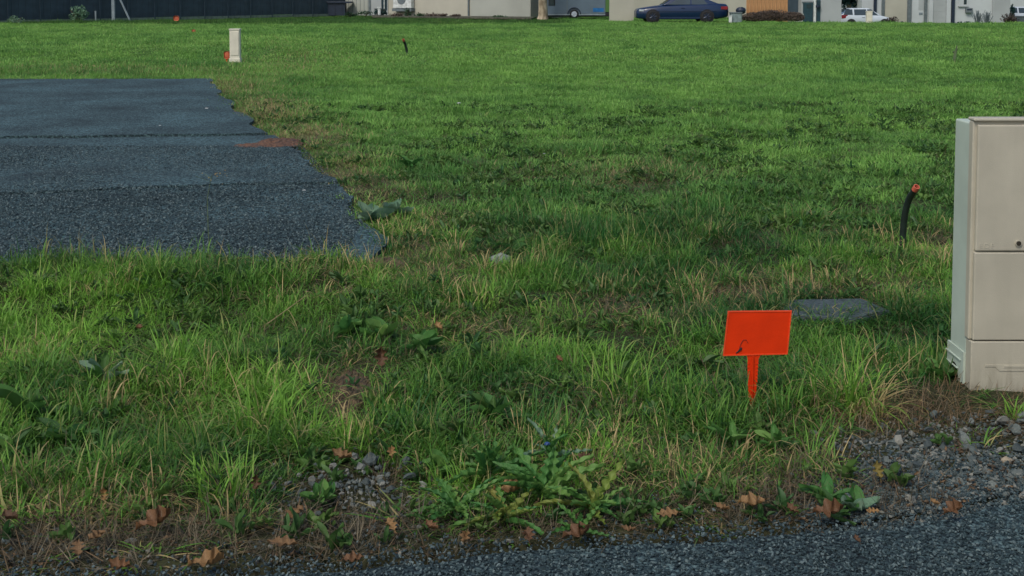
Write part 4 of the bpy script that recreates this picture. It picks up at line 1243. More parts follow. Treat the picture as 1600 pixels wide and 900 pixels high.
# --- scraps
def scrap(name, label, px, py, size, m, D=None, cat='litter', z=0.02, flat=0.25):
    p0 = gp(px, py, z)
    rg = random.Random(int(px))
    bm = bmesh.new()
    bmesh.ops.create_icosphere(bm, subdivisions=1, radius=size)
    for v in bm.verts: v.co = Vector((v.co.x * (0.8 + 0.6 * rg.random()), v.co.y * (0.6 + 0.5 * rg.random()), v.co.z * flat * (0.6 + 0.8 * rg.random())))
    return tag(obj(name, bm, M[m], None, p0), label, cat)
scrap('paper_scrap', 'tiny white scrap on the far part of the dark paving', 323, 169, 0.022, 'scrap_white', z=0.03)
scrap('paper_scrap', 'tiny white scrap near the right end of the near paving joint', 475, 297, 0.015, 'scrap_white', z=0.025)
scrap('paper_scrap', 'tiny pale scrap on the paving left of the far cabinet line', 250, 196, 0.014, 'scrap_white', z=0.03)
scrap('paper_scrap', 'tiny white scrap in the meadow grass behind the paving', 717, 161, 0.028, 'scrap_white', z=0.06)
scrap('paper_scrap', 'tiny pale scrap in the meadow right of the rust soil heap', 850, 240, 0.015, 'scrap_white', z=0.06)
scrap('plastic_scrap', 'tiny bright blue plastic scrap in the weeds at the bottom', 855, 693, 0.010, 'blue_litter', z=0.09, flat=0.6)
scrap('flat_stone', 'pale flat stone half hidden in the grass right of the paving', 783, 404, 0.075, 'pale_stone', cat='stone', z=0.015, flat=0.35)

# --- heaps
def heap(name, label, px, py, rx, ry, h_, m, seed, cat='heap', z=0.0):
    p0 = gp(px, py, z)
    n = 60
    bm = bmesh.new()
    bmesh.ops.create_grid(bm, x_segments=n, y_segments=n, size=1)
    out = []
    for v in bm.verts:
        x, y = v.co.x, v.co.y
        d = math.hypot(x, y) + 0.25 * (float(fbm(x * 2 + seed, y * 2, seed)) - 0.5)
        e = max(0.0, 1 - d * d)
        k = float(fbm(x * 6 + seed, y * 6, seed + 1)); k2 = float(vnoise(x * 17 + seed, y * 17, seed + 2))
        z_ = h_ * (e ** 0.8) * (0.55 + 0.9 * k) + 0.25 * h_ * (k2 - 0.5) * (e > 0.02)
        v.co = Vector((x * rx, y * ry, z_ - 0.012))
        if e <= 0.0: out.append(v)
    bmesh.ops.delete(bm, geom=out, context='VERTS')
    return tag(obj(name, bm, M[m], None, p0), label, cat)
heap('soil_heap', 'small rust brown heap of soil on the right edge of the dark paving', 437, 223, 0.26, 0.40, 0.045, 'dirt_rust', 3, z=0.008)
heap('soil_smear', 'thin rust brown smear of soil left of the rust heap', 395, 226, 0.24, 0.26, 0.018, 'dirt_rust', 8, z=0.008)
heap('soil_heap', 'bare brown clod of earth and straw amid the near grass', 542, 612, 0.09, 0.34, 0.03, 'dirt', 12, z=-0.03)
heap('straw_patch', 'pale straw clump at the near right corner of the dark paving', 598, 414, 0.15, 0.22, 0.035, 'dirt', 15, z=-0.02)

# ------------------------------------------------------------------ leaves and weeds
def leaf_strip(L_, W_, lob, nl, seed, curl=0.3, fold=0.2, rough=0.25, n=26, base=0.15, m=4):
    """a leaf lying along +y: lobed outline, edges curled up, midrib folded"""
    rg = np.random.default_rng(seed)
    V = []; Fc = []
    ph = rg.random() * 6
    for i in range(n + 1):
        t = i / n
        env = (math.sin(math.pi * min(1, t ** 0.75 * 0.97 + 0.015))) ** 0.8 * (0.65 + 0.5 * t)
        for j in range(-m, m + 1):
            s = 1 if j >= 0 else -1
            lobe = 1 - lob * (0.5 + 0.5 * math.cos(2 * math.pi * (nl * t + 0.11 * s) + 0.0))
            w_ = W_ / 2 * env * lobe * (1 + 0.25 * (rg.random() - 0.5) * lob)
            u = j / m
            x = u * w_
            y = t * L_ + abs(u) * lob * 0.06 * L_
            z = curl * W_ * 0.5 * (abs(u) ** 1.7) * (0.6 + 0.8 * math.sin(3.1 * t + ph) ** 2) - fold * W_ * 0.2 * (1 - abs(u)) + rough * W_ * 0.22 * math.sin(7 * t + ph + 2.1 * u) + 0.16 * L_ * curl * (t - 0.4) ** 2 * 4
            V.append((x, y, z))
    k = 2 * m + 1
    for i in range(n):
        for j in range(2 * m):
            a = i * k + j
            Fc.append((a, a + 1, a + k + 1, a + k))
    # petiole
    b0 = len(V)
    for (x, y, z) in [(-0.012 * W_, -0.18 * L_, 0), (0.012 * W_, -0.18 * L_, 0), (0.02 * W_, 0.02 * L_, 0), (-0.02 * W_, 0.02 * L_, 0)]: V.append((x, y, z))
    Fc.append((b0, b0 + 1, b0 + 2, b0 + 3))
    return mesh_np('leaf', np.array(V), Fc, smooth=True)

oak_meshes = [leaf_strip(1, 0.80, 0.62, 3.4, s, curl=cu_, fold=0.25, rough=rf, n=40) for s, cu_, rf in [(1, 0.12, 0.15), (2, 0.35, 0.3), (3, 0.25, 0.35), (4, 0.4, 0.35)]]
LEAVES = [  # px, py, size px, rot deg, kind, mesh, label
    (18, 812, 42, 60, 'oak_b', 1, 'russet oak leaf at the left edge above the road'),
    (122, 862, 44, 20, 'oak_a', 0, 'tan oak leaf at bottom left, lower of the overlapping pair'),
    (150, 842, 44, -30, 'oak_a', 2, 'tan oak leaf at bottom left, upper of the overlapping pair'),
    (236, 822, 74, -50, 'oak_b', 3, 'large dark russet leaf between the bottom left pair and the bright lobed leaf'),
    (163, 778, 26, 10, 'oak_a', 3, 'small brown leaf upright in the grass above the bottom left pair'),
    (190, 888, 46, 80, 'oak_b', 1, 'brown leaf lying on the road edge at bottom left'),
    (318, 884, 70, -75, 'oak_a', 3, 'long curled tan leaf at the bottom edge'),
    (444, 852, 60, 85, 'oak_a', 0, 'bright tan lobed oak leaf lying flat in dead grass at the bottom'),
    (462, 805, 48, 140, 'oak_a', 2, 'orange tan oak leaf on the stone patch'),
    (400, 760, 30, 0, 'oak_b', 3, 'small russet leaf upright in the grass left of the stone patch'),
    (537, 716, 44, 70, 'oak_a', 1, 'orange brown leaf at the top of the stone patch'),
    (612, 712, 26, 10, 'oak_a', 3, 'small tan leaf right of the stone patch top'),
    (550, 878, 46, -80, 'oak_b', 2, 'reddish leaf on the road edge right of the long curled leaf'),
    (612, 826, 36, 30, 'oak_a', 2, 'tan leaf in dead grass right of the stone patch'),
    (676, 827, 34, 50, 'oak_b', 1, 'russet leaf at the left side of the jagged weed'),
    (726, 846, 32, -10, 'oak_a', 3, 'pinkish brown leaf at the lower left of the jagged weed'),
    (790, 770, 60, -75, 'oak_a', 3, 'long brown leaf lying across the jagged weed'),
    (826, 842, 40, 5, 'oak_b', 2, 'spiky russet leaf below the middle of the jagged weed'),
    (897, 840, 60, -65, 'oak_b', 3, 'long red brown leaf at the lower right of the jagged weed'),
    (918, 720, 36, 70, 'oak_b', 2, 'dark russet leaf in the dead grass above the jagged weed'),
    (984, 832, 30, 80, 'oak_a', 1, 'small tan leaf on the road right of the jagged weed'),
    (1046, 806, 46, 100, 'oak_a', 0, 'orange brown leaf at the road edge left of the curly pair'),
    (1130, 798, 32, 60, 'oak_a', 1, 'left leaf of the curly tan pair under the orange sign'),
    (1174, 789, 64, -80, 'oak_a', 2, 'right leaf of the curly tan pair under the orange sign'),
    (1240, 801, 30, 40, 'oak_b', 1, 'small russet leaf right of the curly tan pair'),
    (1290, 803, 62, -85, 'oak_b', 3, 'dark brown curled leaf at the road edge'),
    (1365, 803, 26, 90, 'oak_a', 2, 'small orange leaf at the end of the row along the road edge'),
    (1372, 740, 34, 10, 'oak_c', 1, 'yellowish leaf standing in the gravel shoulder'),
    (1486, 802, 50, -60, 'oak_b', 3, 'dry brown curled leaf lying out on the gravel at right'),
    (1340, 848, 20, 20, 'oak_b', 1, 'tiny brown leaf out on the dark road chippings'),
    (596, 564, 40, 5, 'oak_b', 3, 'russet leaf standing upright in the grass above the brown clod'),
    (686, 514, 24, 30, 'oak_a', 1, 'small pinkish leaf in the middle of the near grass'),
    (875, 565, 20, 30, 'oak_b', 1, 'small russet leaf in the grass left of the orange sign'),
    (218, 515, 22, 30, 'oak_b', 1, 'small brown leaf in the grass below the dark paving'),
    (1462, 790, 22, 30, 'oak_a', 1, 'small brown leaf left of the dry curled leaf on the gravel'),
]
for px, py, sz, rot, kd, mi, lab in LEAVES:
    z = 0.02 if py > 700 else 0.09
    p0 = gp(px, py, z)
    k = 0.80 * sz / (F / p0[1])
    me = oak_meshes[mi]
    o = bpy.data.objects.new('oak_leaf', me); COL.objects.link(o)
    if not me.materials: me.materials.append(M[kd])
    o.material_slots[0].link = 'OBJECT'; o.material_slots[0].material = M[kd]
    up = 'upright' in lab or 'standing' in lab
    tilt = R(60) if up else R(13 + 10 * math.sin(px))
    # face the leaf up, tip tilted towards the viewer so the blade can be read at this low angle
    o.matrix_world = Matrix.Translation(Vector(p0) + Vector((0, 0, 0.008))) @ Matrix.Rotation(tilt, 4, 'X') @ Matrix.Rotation(R(rot), 4, 'Z') @ Matrix.Translation((0, -0.45 * k, 0)) @ Matrix.Scale(k * (1.0), 4)
    o['label'] = lab; o['category'] = 'leaf'; o['group'] = 'fallen oak leaves'

# weeds: rosettes of separate leaves
def weed_leaf(kind, seed):
    if kind == 'jag': return leaf_strip(1, 0.25, 0.70, 5.5, seed, curl=0.4, fold=0.5, rough=0.3, n=40)
    if kind == 'dock': return leaf_strip(1, 0.42, 0.06, 4, seed, curl=0.4, fold=0.6, rough=0.45, n=18)
    if kind == 'round': return leaf_strip(1, 0.75, 0.05, 3, seed, curl=0.5, fold=0.5, rough=0.3, n=12)
WL = {k: [weed_leaf(k, s) for s in (1, 2, 3)] for k in ('jag', 'dock', 'round')}
def arch_mesh(me, bend, seed):
    """copy of a leaf mesh bent so that it rises and arches over"""
    m2 = me.copy(); n = len(m2.vertices)
    co = np.empty(n * 3, np.float32); m2.vertices.foreach_get('co', co); co = co.reshape(-1, 3)
    t = np.clip(co[:, 1], -0.2, 1.2)
    a0, a1 = bend
    # integrate angle a(t)=a0+(a1-a0)*t
    ts = np.linspace(-0.2, 1.2, 60); an = np.radians(a0 + (a1 - a0) * ts); dt = ts[1] - ts[0]
    Y = np.cumsum(np.cos(an)) * dt; Zz = np.cumsum(np.sin(an)) * dt
    i0 = np.argmin(abs(ts)); Y -= Y[i0]; Zz -= Zz[i0]
    ya = np.interp(t, ts, Y); za = np.interp(t, ts, Zz); aa = np.interp(t, ts, an)
    co2 = np.stack([co[:, 0], ya - np.sin(aa) * co[:, 2], za + np.cos(aa) * co[:, 2]], 1)
    m2.vertices.foreach_set('co', co2.astype(np.float32).ravel()); m2.update()
    return m2
WA = {k: [arch_mesh(me, b_, i) for me in WL[k] for i, b_ in enumerate([(50, -15), (28, -25), (66, 5)])] for k in WL}
def rosette(px, py, n, size_px, kind, mats, label, name='weed', z=-0.01, seed=0, upright=0.0, cat='weed', group=None, spread=0.02):
    p0 = gp(px, py, z)
    rg = random.Random(seed * 91 + int(px))
    t = thing(name, label, cat, p0, 0, group)
    k = size_px / (F / p0[1])
    for i in range(n):
        me = rg.choice(WA[kind])
        o = bpy.data.objects.new('leaf', me); COL.objects.link(o); o.parent = t
        if not me.materials: me.materials.append(M[mats[0]])
        o.material_slots[0].link = 'OBJECT'; o.material_slots[0].material = M[rg.choice(mats)]
        an = i * 2.4 + rg.random() * 0.8
        s = k * (0.65 + 0.55 * rg.random())
        o.location = (math.cos(an) * spread * rg.random(), math.sin(an) * spread * rg.random(), 0)
        o.rotation_euler = (upright * rg.random() + R(rg.uniform(-12, 12)), R(rg.uniform(-20, 20)), an)
        o.scale = (s, s, s)
    return t
J = ['weed', 'weed', 'weed', 'weed_teal']
rosette(715, 800, 15, 76, 'jag', ['weed', 'weed_teal', 'weed'], 'leftmost jagged leaved weed by the road edge', seed=1)
rosette(785, 815, 18, 78, 'jag', ['weed', 'weed_yel', 'weed', 'weed'], 'yellowing jagged weed at the road edge, bottom middle', seed=2)
rosette(850, 775, 20, 92, 'jag', J, 'largest jagged weed in the middle of the cluster', seed=3, upright=0.3)
rosette(925, 800, 17, 80, 'jag', ['weed', 'weed', 'weed', 'weed_yel'], 'rightmost jagged weed by the road edge', seed=4)
rosette(905, 832, 11, 54, 'jag', ['weed', 'weed_teal', 'weed_yel'], 'small jagged weed spilling onto the road chippings', seed=5)
rosette(770, 745, 15, 82, 'jag', ['weed', 'weed_teal'], 'upright dark jagged weed above the cluster', seed=6, upright=0.5)
rosette(860, 715, 8, 60, 'jag', ['weed_pale', 'weed'], 'grey green jagged weed beside the blue scrap', seed=7, upright=0.4)
rosette(1295, 785, 11, 46, 'dock', ['weed_teal', 'weed'], 'broad leaved weed at the road edge below the orange sign', seed=8, upright=0.3)
rosette(1335, 795, 7, 38, 'round', ['weed_pale', 'weed_teal'], 'small round leaved weed beside the row of dry leaves', seed=9)
rosette(45, 655, 14, 64, 'dock', ['weed_dark', 'weed_dark', 'weed_teal'], 'large dark dock plant at the left edge of the photo', 'dock_plant', seed=10, upright=0.2, cat='plant')
rosette(105, 690, 12, 52, 'dock', ['weed_dark', 'weed_teal'], 'dark dock plant right of the largest one at the left edge', 'dock_plant', seed=11, cat='plant')
rosette(160, 598, 9, 46, 'dock', ['weed_teal', 'weed_pale', 'weed_dark'], 'dock plant with one pale upright leaf left of the yellow tuft', 'dock_plant', seed=12, upright=0.5, cat='plant')
rosette(20, 715, 10, 50, 'dock', ['weed_dark', 'weed'], 'dark dock plant low at the left edge above the leaves', 'dock_plant', seed=13, cat='plant')
rosette(770, 655, 20, 50, 'dock', ['weed_dark', 'weed_dark', 'weed_teal'], 'dark leafy clump in the middle of the near grass', 'dock_plant', seed=14, upright=0.3, cat='plant')
rosette(1480, 590, 9, 42, 'dock', ['weed_dark', 'weed_teal'], 'dark leaves growing against the left foot of the large cabinet', 'weed', seed=15, upright=0.3)
rosette(580, 345, 8, 34, 'round', ['weed_pale'], 'grey green broad leaved plant on the right edge of the paving', 'broadleaf_plant', seed=16, cat='plant')
rosette(618, 335, 8, 28, 'round', ['weed_pale'], 'pale ruffled plant just right of the broad leaved plant', 'broadleaf_plant', seed=17, cat='plant')
for i, (px, py) in enumerate([(290, 452), (318, 440), (345, 447), (372, 456), (335, 465)]):
    rosette(px, py, 9, 26, 'round', ['weed_teal'], ['leftmost', 'upper middle', 'right of centre', 'rightmost', 'lowest'][i] + ' blue green clover rosette in the patch below the paving', 'clover', seed=20 + i, cat='plant', group='blue green rosettes below the paving')
for i, (px, py, lab) in enumerate([(660, 545, 'low broad weed in the middle grass left of the dark clump'), (600, 530, 'low broad weed above the russet upright leaf'), (545, 520, 'low weed above the brown clod'),
                                  (1215, 700, 'dark leaved weed under the orange sign'), (640, 262, 'dark coarse weed right of the rust heap'), (800, 390, 'dark green weed behind the pale flat stone'),
                                  (1140, 690, 'dark leaved weed lower left of the orange sign'), (690, 735, 'small weed at the right of the stone patch'), (500, 780, 'small weed growing in the stone patch')]):
    rosette(px, py, 9, [34, 34, 30, 46, 26, 30, 40, 30, 26][i], ['round', 'round', 'round', 'dock', 'dock', 'dock', 'dock', 'round', 'round'][i], ['weed', 'weed_teal'], lab, 'weed', seed=30 + i, upright=0.2)

# ------------------------------------------------------------------ blade tufts (numpy)
def blades(n, rad, L0, L1, w0, w1, lean, curve, seg=4, seed=0, flop=0.0, power=0.5):
    rg = np.random.default_rng(seed)
    r_ = rad * rg.random(n) ** power; a = rg.random(n) * 2 * np.pi
    px, py = r_ * np.cos(a), r_ * np.sin(a)
    L_ = L0 + (L1 - L0) * rg.random(n) ** 1.3
    az = rg.random(n) * 2 * np.pi
    out = np.arctan2(py, px)
    mixo = rg.random(n) < 0.55
    az = np.where(mixo, out + rg.normal(0, 0.5, n), az)
    th0 = np.abs(rg.normal(lean, 0.25 + lean * 0.25, n)) if lean > 1.1 else np.abs(rg.normal(lean * 0.8, lean * 0.6, n))
    cv_ = np.abs(rg.normal(curve, curve * 0.5, n)) + flop * (rg.random(n) < 0.25)
    w_ = w0 + (w1 - w0) * rg.random(n)
    tw = rg.normal(0, 0.6, n)
    V = np.zeros((n, 2 * seg + 1, 3)); Hh = np.zeros((n, 2 * seg + 1))
    x = px.copy(); y = py.copy(); z = np.full(n, -0.01)
    for i in range(seg + 1):
        t = i / seg
        th = th0 + cv_ * t ** 1.4
        wd = w_ * (1 - t ** 2.2) * (0.75 + 0.5 * min(1, t * 3)) / 2
        sx_ = -np.sin(az + tw * t); sy_ = np.cos(az + tw * t)
        if i < seg:
            V[:, 2 * i] = np.stack([x - sx_ * wd, y - sy_ * wd, z], 1); V[:, 2 * i + 1] = np.stack([x + sx_ * wd, y + sy_ * wd, z], 1)
            Hh[:, 2 * i] = Hh[:, 2 * i + 1] = t
        else:
            V[:, 2 * seg] = np.stack([x, y, z], 1); Hh[:, 2 * seg] = 1
        st = L_ / seg
        x = x + np.cos(az) * np.sin(th) * st; y = y + np.sin(az) * np.sin(th) * st; z = z + np.cos(th) * st
    z_ = V[:, :, 2]; V[:, :, 2] = np.maximum(z_, -0.008)
    rr = np.repeat(rg.random(n)[:, None], 2 * seg + 1, 1)
    k = 2 * seg + 1
    base = (np.arange(n) * k)[:, None]
    Fq = []
    for i in range(seg - 1):
        Fq.append(base + np.array([[2 * i, 2 * i + 1, 2 * i + 3, 2 * i + 2]]))
    quads = np.concatenate(Fq, 0)
    tris = base + np.array([[2 * seg - 2, 2 * seg - 1, 2 * seg]])
    return V.reshape(-1, 3), quads.tolist() + tris.tolist(), Hh.ravel(), rr.ravel()

def blade_mesh(name, *a, **k):
    V, Fc, h_, r_ = blades(*a, **k)
    return mesh_np(name, V, Fc, {'h': h_, 'r': r_}, False)

# named tufts that stand out
def tuft_mat(name, dry, hue, val):
    """the grass material with its tint fixed (for single tufts)"""
    m = M['grass'].copy(); m.name = name
    nt = m.node_tree
    a = [n for n in nt.nodes if n.type == 'ATTRIBUTE' and n.attribute_name == 'tint'][0]
    sx = a.outputs['Vector'].links[0].to_node
    nt.nodes.remove(a)
    sx.inputs[0].default_value = (dry, hue, val)
    return m
TM = {'yellow': tuft_mat('yellow_tuft', 0.16, 0.85, 1.05), 'bright': tuft_mat('bright_tuft', 0.06, 0.8, 1.0), 'dark': tuft_mat('dark_tuft', 0.02, 0.15, 0.9), 'green': tuft_mat('green_tuft', 0.03, 0.5, 1.0),
      'straw': tuft_mat('straw_tuft', 0.8, 0.8, 1.0), 'half': tuft_mat('half_dry_tuft', 0.28, 0.9, 1.1)}
TUFTS = [
    (1285, 618, 200, 0.12, 0.26, 0.42, 0.6, 1.2, 'green', 'large arching green grass tuft right of the orange sign'),
    (1335, 628, 150, 0.08, 0.24, 0.38, 0.6, 1.3, 'half', 'half dried golden tuft between sign and large cabinet'),
    (1358, 640, 60, 0.05, 0.16, 0.28, 0.7, 1.6, 'straw', 'straw coloured drooping tuft at the edge of the gravel shoulder'),
    (1240, 640, 120, 0.10, 0.14, 0.28, 0.5, 0.9, 'green', 'green tuft at the foot of the orange sign'),
    (410, 655, 190, 0.12, 0.20, 0.36, 0.6, 1.1, 'yellow', 'large yellow green grass tuft in the left middle of the near grass'),
    (350, 650, 60, 0.07, 0.10, 0.2, 0.5, 0.9, 'half', 'golden dried tuft inside the left yellow green tuft'),
    (470, 680, 120, 0.10, 0.12, 0.26, 0.5, 0.9, 'bright', 'bright green tuft between yellow tuft and brown clod'),
    (545, 685, 110, 0.08, 0.10, 0.19, 0.3, 0.5, 'yellow', 'upright yellow green tuft below the brown clod'),
    (275, 560, 140, 0.11, 0.12, 0.26, 0.5, 0.8, 'bright', 'bright tuft above the large yellow green tuft'),
    (150, 745, 110, 0.09, 0.14, 0.28, 0.4, 0.8, 'green', 'grey green tuft with long blades at lower left'),
    (350, 760, 160, 0.11, 0.12, 0.24, 0.45, 0.8, 'bright', 'bright tuft left of the stone patch'),
    (190, 715, 60, 0.07, 0.08, 0.17, 0.5, 0.9, 'straw', 'pale dried tuft at lower left above the russet leaf'),
    (640, 660, 180, 0.14, 0.12, 0.26, 0.5, 0.8, 'dark', 'dark green tuft left of the dark leafy clump'),
    (860, 670, 180, 0.14, 0.12, 0.26, 0.5, 0.8, 'dark', 'dark green tuft right of the dark leafy clump'),
    (965, 600, 190, 0.15, 0.14, 0.30, 0.55, 0.9, 'bright', 'wide bright tuft left of the orange sign'),
    (1060, 620, 170, 0.13, 0.14, 0.30, 0.5, 0.9, 'green', 'arching green tuft just left of the orange sign stake'),
    (1172, 628, 90, 0.05, 0.12, 0.20, 0.45, 0.8, 'green', 'short green tuft hiding the foot of the orange sign stake'),
    (1120, 660, 140, 0.11, 0.12, 0.24, 0.5, 0.9, 'green', 'green tuft in front of the orange sign'),
    (1450, 560, 150, 0.12, 0.10, 0.22, 0.5, 0.8, 'green', 'dark green tuft against the left side of the large cabinet'),
    (1590, 640, 50, 0.05, 0.05, 0.11, 0.4, 0.8, 'half', 'yellow brown tuft under the front of the large cabinet'),
    (60, 590, 140, 0.12, 0.12, 0.26, 0.5, 0.8, 'green', 'green tuft behind the dark dock plants'),
    (745, 470, 120, 0.12, 0.10, 0.20, 0.4, 0.7, 'half', 'dry yellowish tuft in the middle of the near grass'),
]
for i, (px, py, n, rad, L0, L1, ln, cvv, mt, lab) in enumerate(TUFTS):
    p0 = gp(px, py)
    z = hz(p0[0], p0[1])
    me = blade_mesh('blades', n, rad, L0 * 0.70, L1 * (1.0 if mt in ('half', 'yellow') or px in (1290, 965) else 0.82), 0.003, 0.0065, ln * 1.15, cvv * 1.2, 6, 300 + i)
    tag(link('grass_tuft', me, TM[mt], None, (p0[0], p0[1], z)), lab, 'grass tuft')

# thin stems
def stem(name, label, pts, D, r0, m, heads=0, seed=0, cat='weed stem'):
    t = thing(name, label, cat, at(pts[0][0], pts[0][1], D))
    o0 = Vector(at(pts[0][0], pts[0][1], D))
    P = [Vector(at(px, py, D)) - o0 for px, py in pts]
    P[0].z -= 0.05
    bm = bmesh.new(); tube(bm, P, [r0 * (1 - 0.6 * i / (len(P) - 1)) for i in range(len(P))], 5)
    rg = random.Random(seed)
    for k in range(heads):
        b_ = P[-1] - Vector((0, 0, 0.05 * rg.random()))
        tube(bm, [b_, b_ + Vector((rg.uniform(-.09, .09), rg.uniform(-.05, .05), rg.uniform(-0.01, .05)))], r0 * 0.35, 4)
    obj('stalk', bm, M[m], t)
    if heads:
        bm = bmesh.new()
        for k in range(heads * 3):
            c = P[-1] + Vector((rg.uniform(-.10, .10), rg.uniform(-.05, .05), rg.uniform(-.05, .04)))
            s = r0 * rg.uniform(0.6, 1.3)
            box(bm, c.x - s, c.x + s, c.y - s, c.y + s, c.z - s * 0.7, c.z + s * 0.7)
        obj('seed_heads', bm, M['straw_stem'], t)
stem('tall_weed', 'tall thin weed stem with pale seed heads in front of the dark paving', [(327, 392), (325, 350), (324, 310), (330, 276)], 7.15, 0.0035, 'green_stem', 4, 3)
stem('tall_weed', 'thin dry stem rising behind the orange sign', [(1158, 478), (1157, 452), (1156, 425)], 6.2, 0.005, 'straw_stem', 0, 4)
stem('dry_weed', 'brown leaning dry stem left of the orange sign stake', [(1140, 655), (1125, 620), (1108, 585), (1092, 555)], 4.45, 0.0028, 'twig', 0, 5)
stem('dry_weed', 'slanting dry stalk across the grass below the right end of the paving', [(370, 545), (405, 515), (440, 490), (478, 462)], 5.6, 0.004, 'straw_stem', 0, 6)
stem('dry_weed', 'bent brown stalk in the grass in the middle left of the orange sign', [(1048, 645), (1040, 610), (1036, 590), (1044, 575)], 4.7, 0.003, 'straw_stem', 0, 7)
stem('tall_weed', 'pale reddish stem cluster at the near right corner of the paving', [(486, 425), (488, 408), (492, 394)], 6.95, 0.004, 'straw_stem', 6, 8)

# ------------------------------------------------------------------ stuff: grass, dead grass, ground weeds, chippings
def src_coll(name, meshes, m):
    c = bpy.data.collections.new(name)
    for i, me in enumerate(meshes):
        if not me.materials: me.materials.append(m)
        o = bpy.data.objects.new('%s_%02d' % (name, i), me)
        c.objects.link(o)
    return c

def scatter(name, P, rot, scl, idx, tint, coll):
    me = bpy.data.meshes.new(name)
    n = len(P)
    me.vertices.add(n)
    me.vertices.foreach_set('co', np.ascontiguousarray(P, np.float32).ravel())
    for nm, ty, a, key in (('rot', 'FLOAT_VECTOR', rot, 'vector'), ('scl', 'FLOAT_VECTOR', scl, 'vector'), ('tint', 'FLOAT_VECTOR', tint, 'vector')):
        at_ = me.attributes.new(nm, ty, 'POINT'); at_.data.foreach_set(key, np.ascontiguousarray(a, np.float32).ravel())
    at_ = me.attributes.new('idx', 'INT', 'POINT'); at_.data.foreach_set('value', np.ascontiguousarray(idx, np.int32))
    me.update()
    o = bpy.data.objects.new(name, me); COL.objects.link(o)
    o['kind'] = 'stuff'
    g = bpy.data.node_groups.new(name, 'GeometryNodeTree')
    g.interface.new_socket('Geometry', in_out='INPUT', socket_type='NodeSocketGeometry')
    g.interface.new_socket('Geometry', in_out='OUTPUT', socket_type='NodeSocketGeometry')
    N, L = g.nodes, g.links
    gi = N.new('NodeGroupInput'); go = N.new('NodeGroupOutput')
    ci = N.new('GeometryNodeCollectionInfo'); ci.inputs['Collection'].default_value = coll
    ci.inputs['Separate Children'].default_value = True; ci.inputs['Reset Children'].default_value = True
    ip = N.new('GeometryNodeInstanceOnPoints')
    ip.inputs['Pick Instance'].default_value = True
    def na(nm, ty):
        q = N.new('GeometryNodeInputNamedAttribute'); q.data_type = ty; q.inputs['Name'].default_value = nm
        return q.outputs['Attribute']
    er = N.new('FunctionNodeEulerToRotation')
    L.new(na('rot', 'FLOAT_VECTOR'), er.inputs[0])
    L.new(gi.outputs[0], ip.inputs['Points']); L.new(ci.outputs[0], ip.inputs['Instance'])
    L.new(na('idx', 'INT'), ip.inputs['Instance Index']); L.new(er.outputs[0], ip.inputs['Rotation']); L.new(na('scl', 'FLOAT_VECTOR'), ip.inputs['Scale'])
    L.new(ip.outputs[0], go.inputs[0])
    md = o.modifiers.new('instances', 'NODES'); md.node_group = g
    return o

near_src = src_coll('near_tuft', [blade_mesh('near_tuft', 32, 0.065, l0, l1, w0, w1, ln, cv, 5, 100 + i, flop=fl) for i, (l0, l1, w0, w1, ln, cv, fl) in enumerate([
    (0.03, 0.08, 0.0022, 0.004, 0.8, 1.0, 0.6), (0.04, 0.13, 0.0025, 0.005, 0.8, 1.5, 0.6), (0.05, 0.17, 0.003, 0.006, 0.7, 1.8, 0.5), (0.02, 0.06, 0.003, 0.005, 1.0, 0.8, 0.4),
    (0.03, 0.10, 0.002, 0.0035, 0.7, 1.1, 1.0), (0.05, 0.15, 0.003, 0.006, 0.9, 1.6, 0.5), (0.02, 0.06, 0.0035, 0.006, 1.0, 0.8, 0.3), (0.04, 0.14, 0.002, 0.0045, 0.8, 1.9, 0.6)])], M['grass'])
mid_src = src_coll('mid_tuft', [blade_mesh('mid_tuft', 46, 0.15, l0, l1, w0, w1, ln, cv, 3, 200 + i, flop=fl) for i, (l0, l1, w0, w1, ln, cv, fl) in enumerate([
    (0.04, 0.11, 0.004, 0.007, 0.6, 0.8, 0.5), (0.05, 0.14, 0.004, 0.008, 0.6, 1.1, 0.6), (0.04, 0.10, 0.005, 0.008, 0.8, 0.8, 0.4), (0.05, 0.13, 0.004, 0.007, 0.5, 1.0, 0.8), (0.04, 0.09, 0.005, 0.008, 0.9, 0.8, 0.4), (0.05, 0.13, 0.004, 0.007, 0.7, 1.2, 0.6)])], M['meadow'])
far_src = src_coll('far_tuft', [blade_mesh('far_tuft', 70, 0.34, l0, l1, 0.008, 0.016, ln, cv, 2, 300 + i) for i, (l0, l1, ln, cv) in enumerate([
    (0.05, 0.11, 0.8, 0.7), (0.05, 0.13, 0.8, 0.9), (0.04, 0.10, 0.9, 0.7), (0.05, 0.12, 0.7, 0.8), (0.06, 0.12, 0.9, 0.9)])], M['meadow'])

PADW = PAD
CABX0, CABX1 = CX - 0.03, CX + CW + 0.03
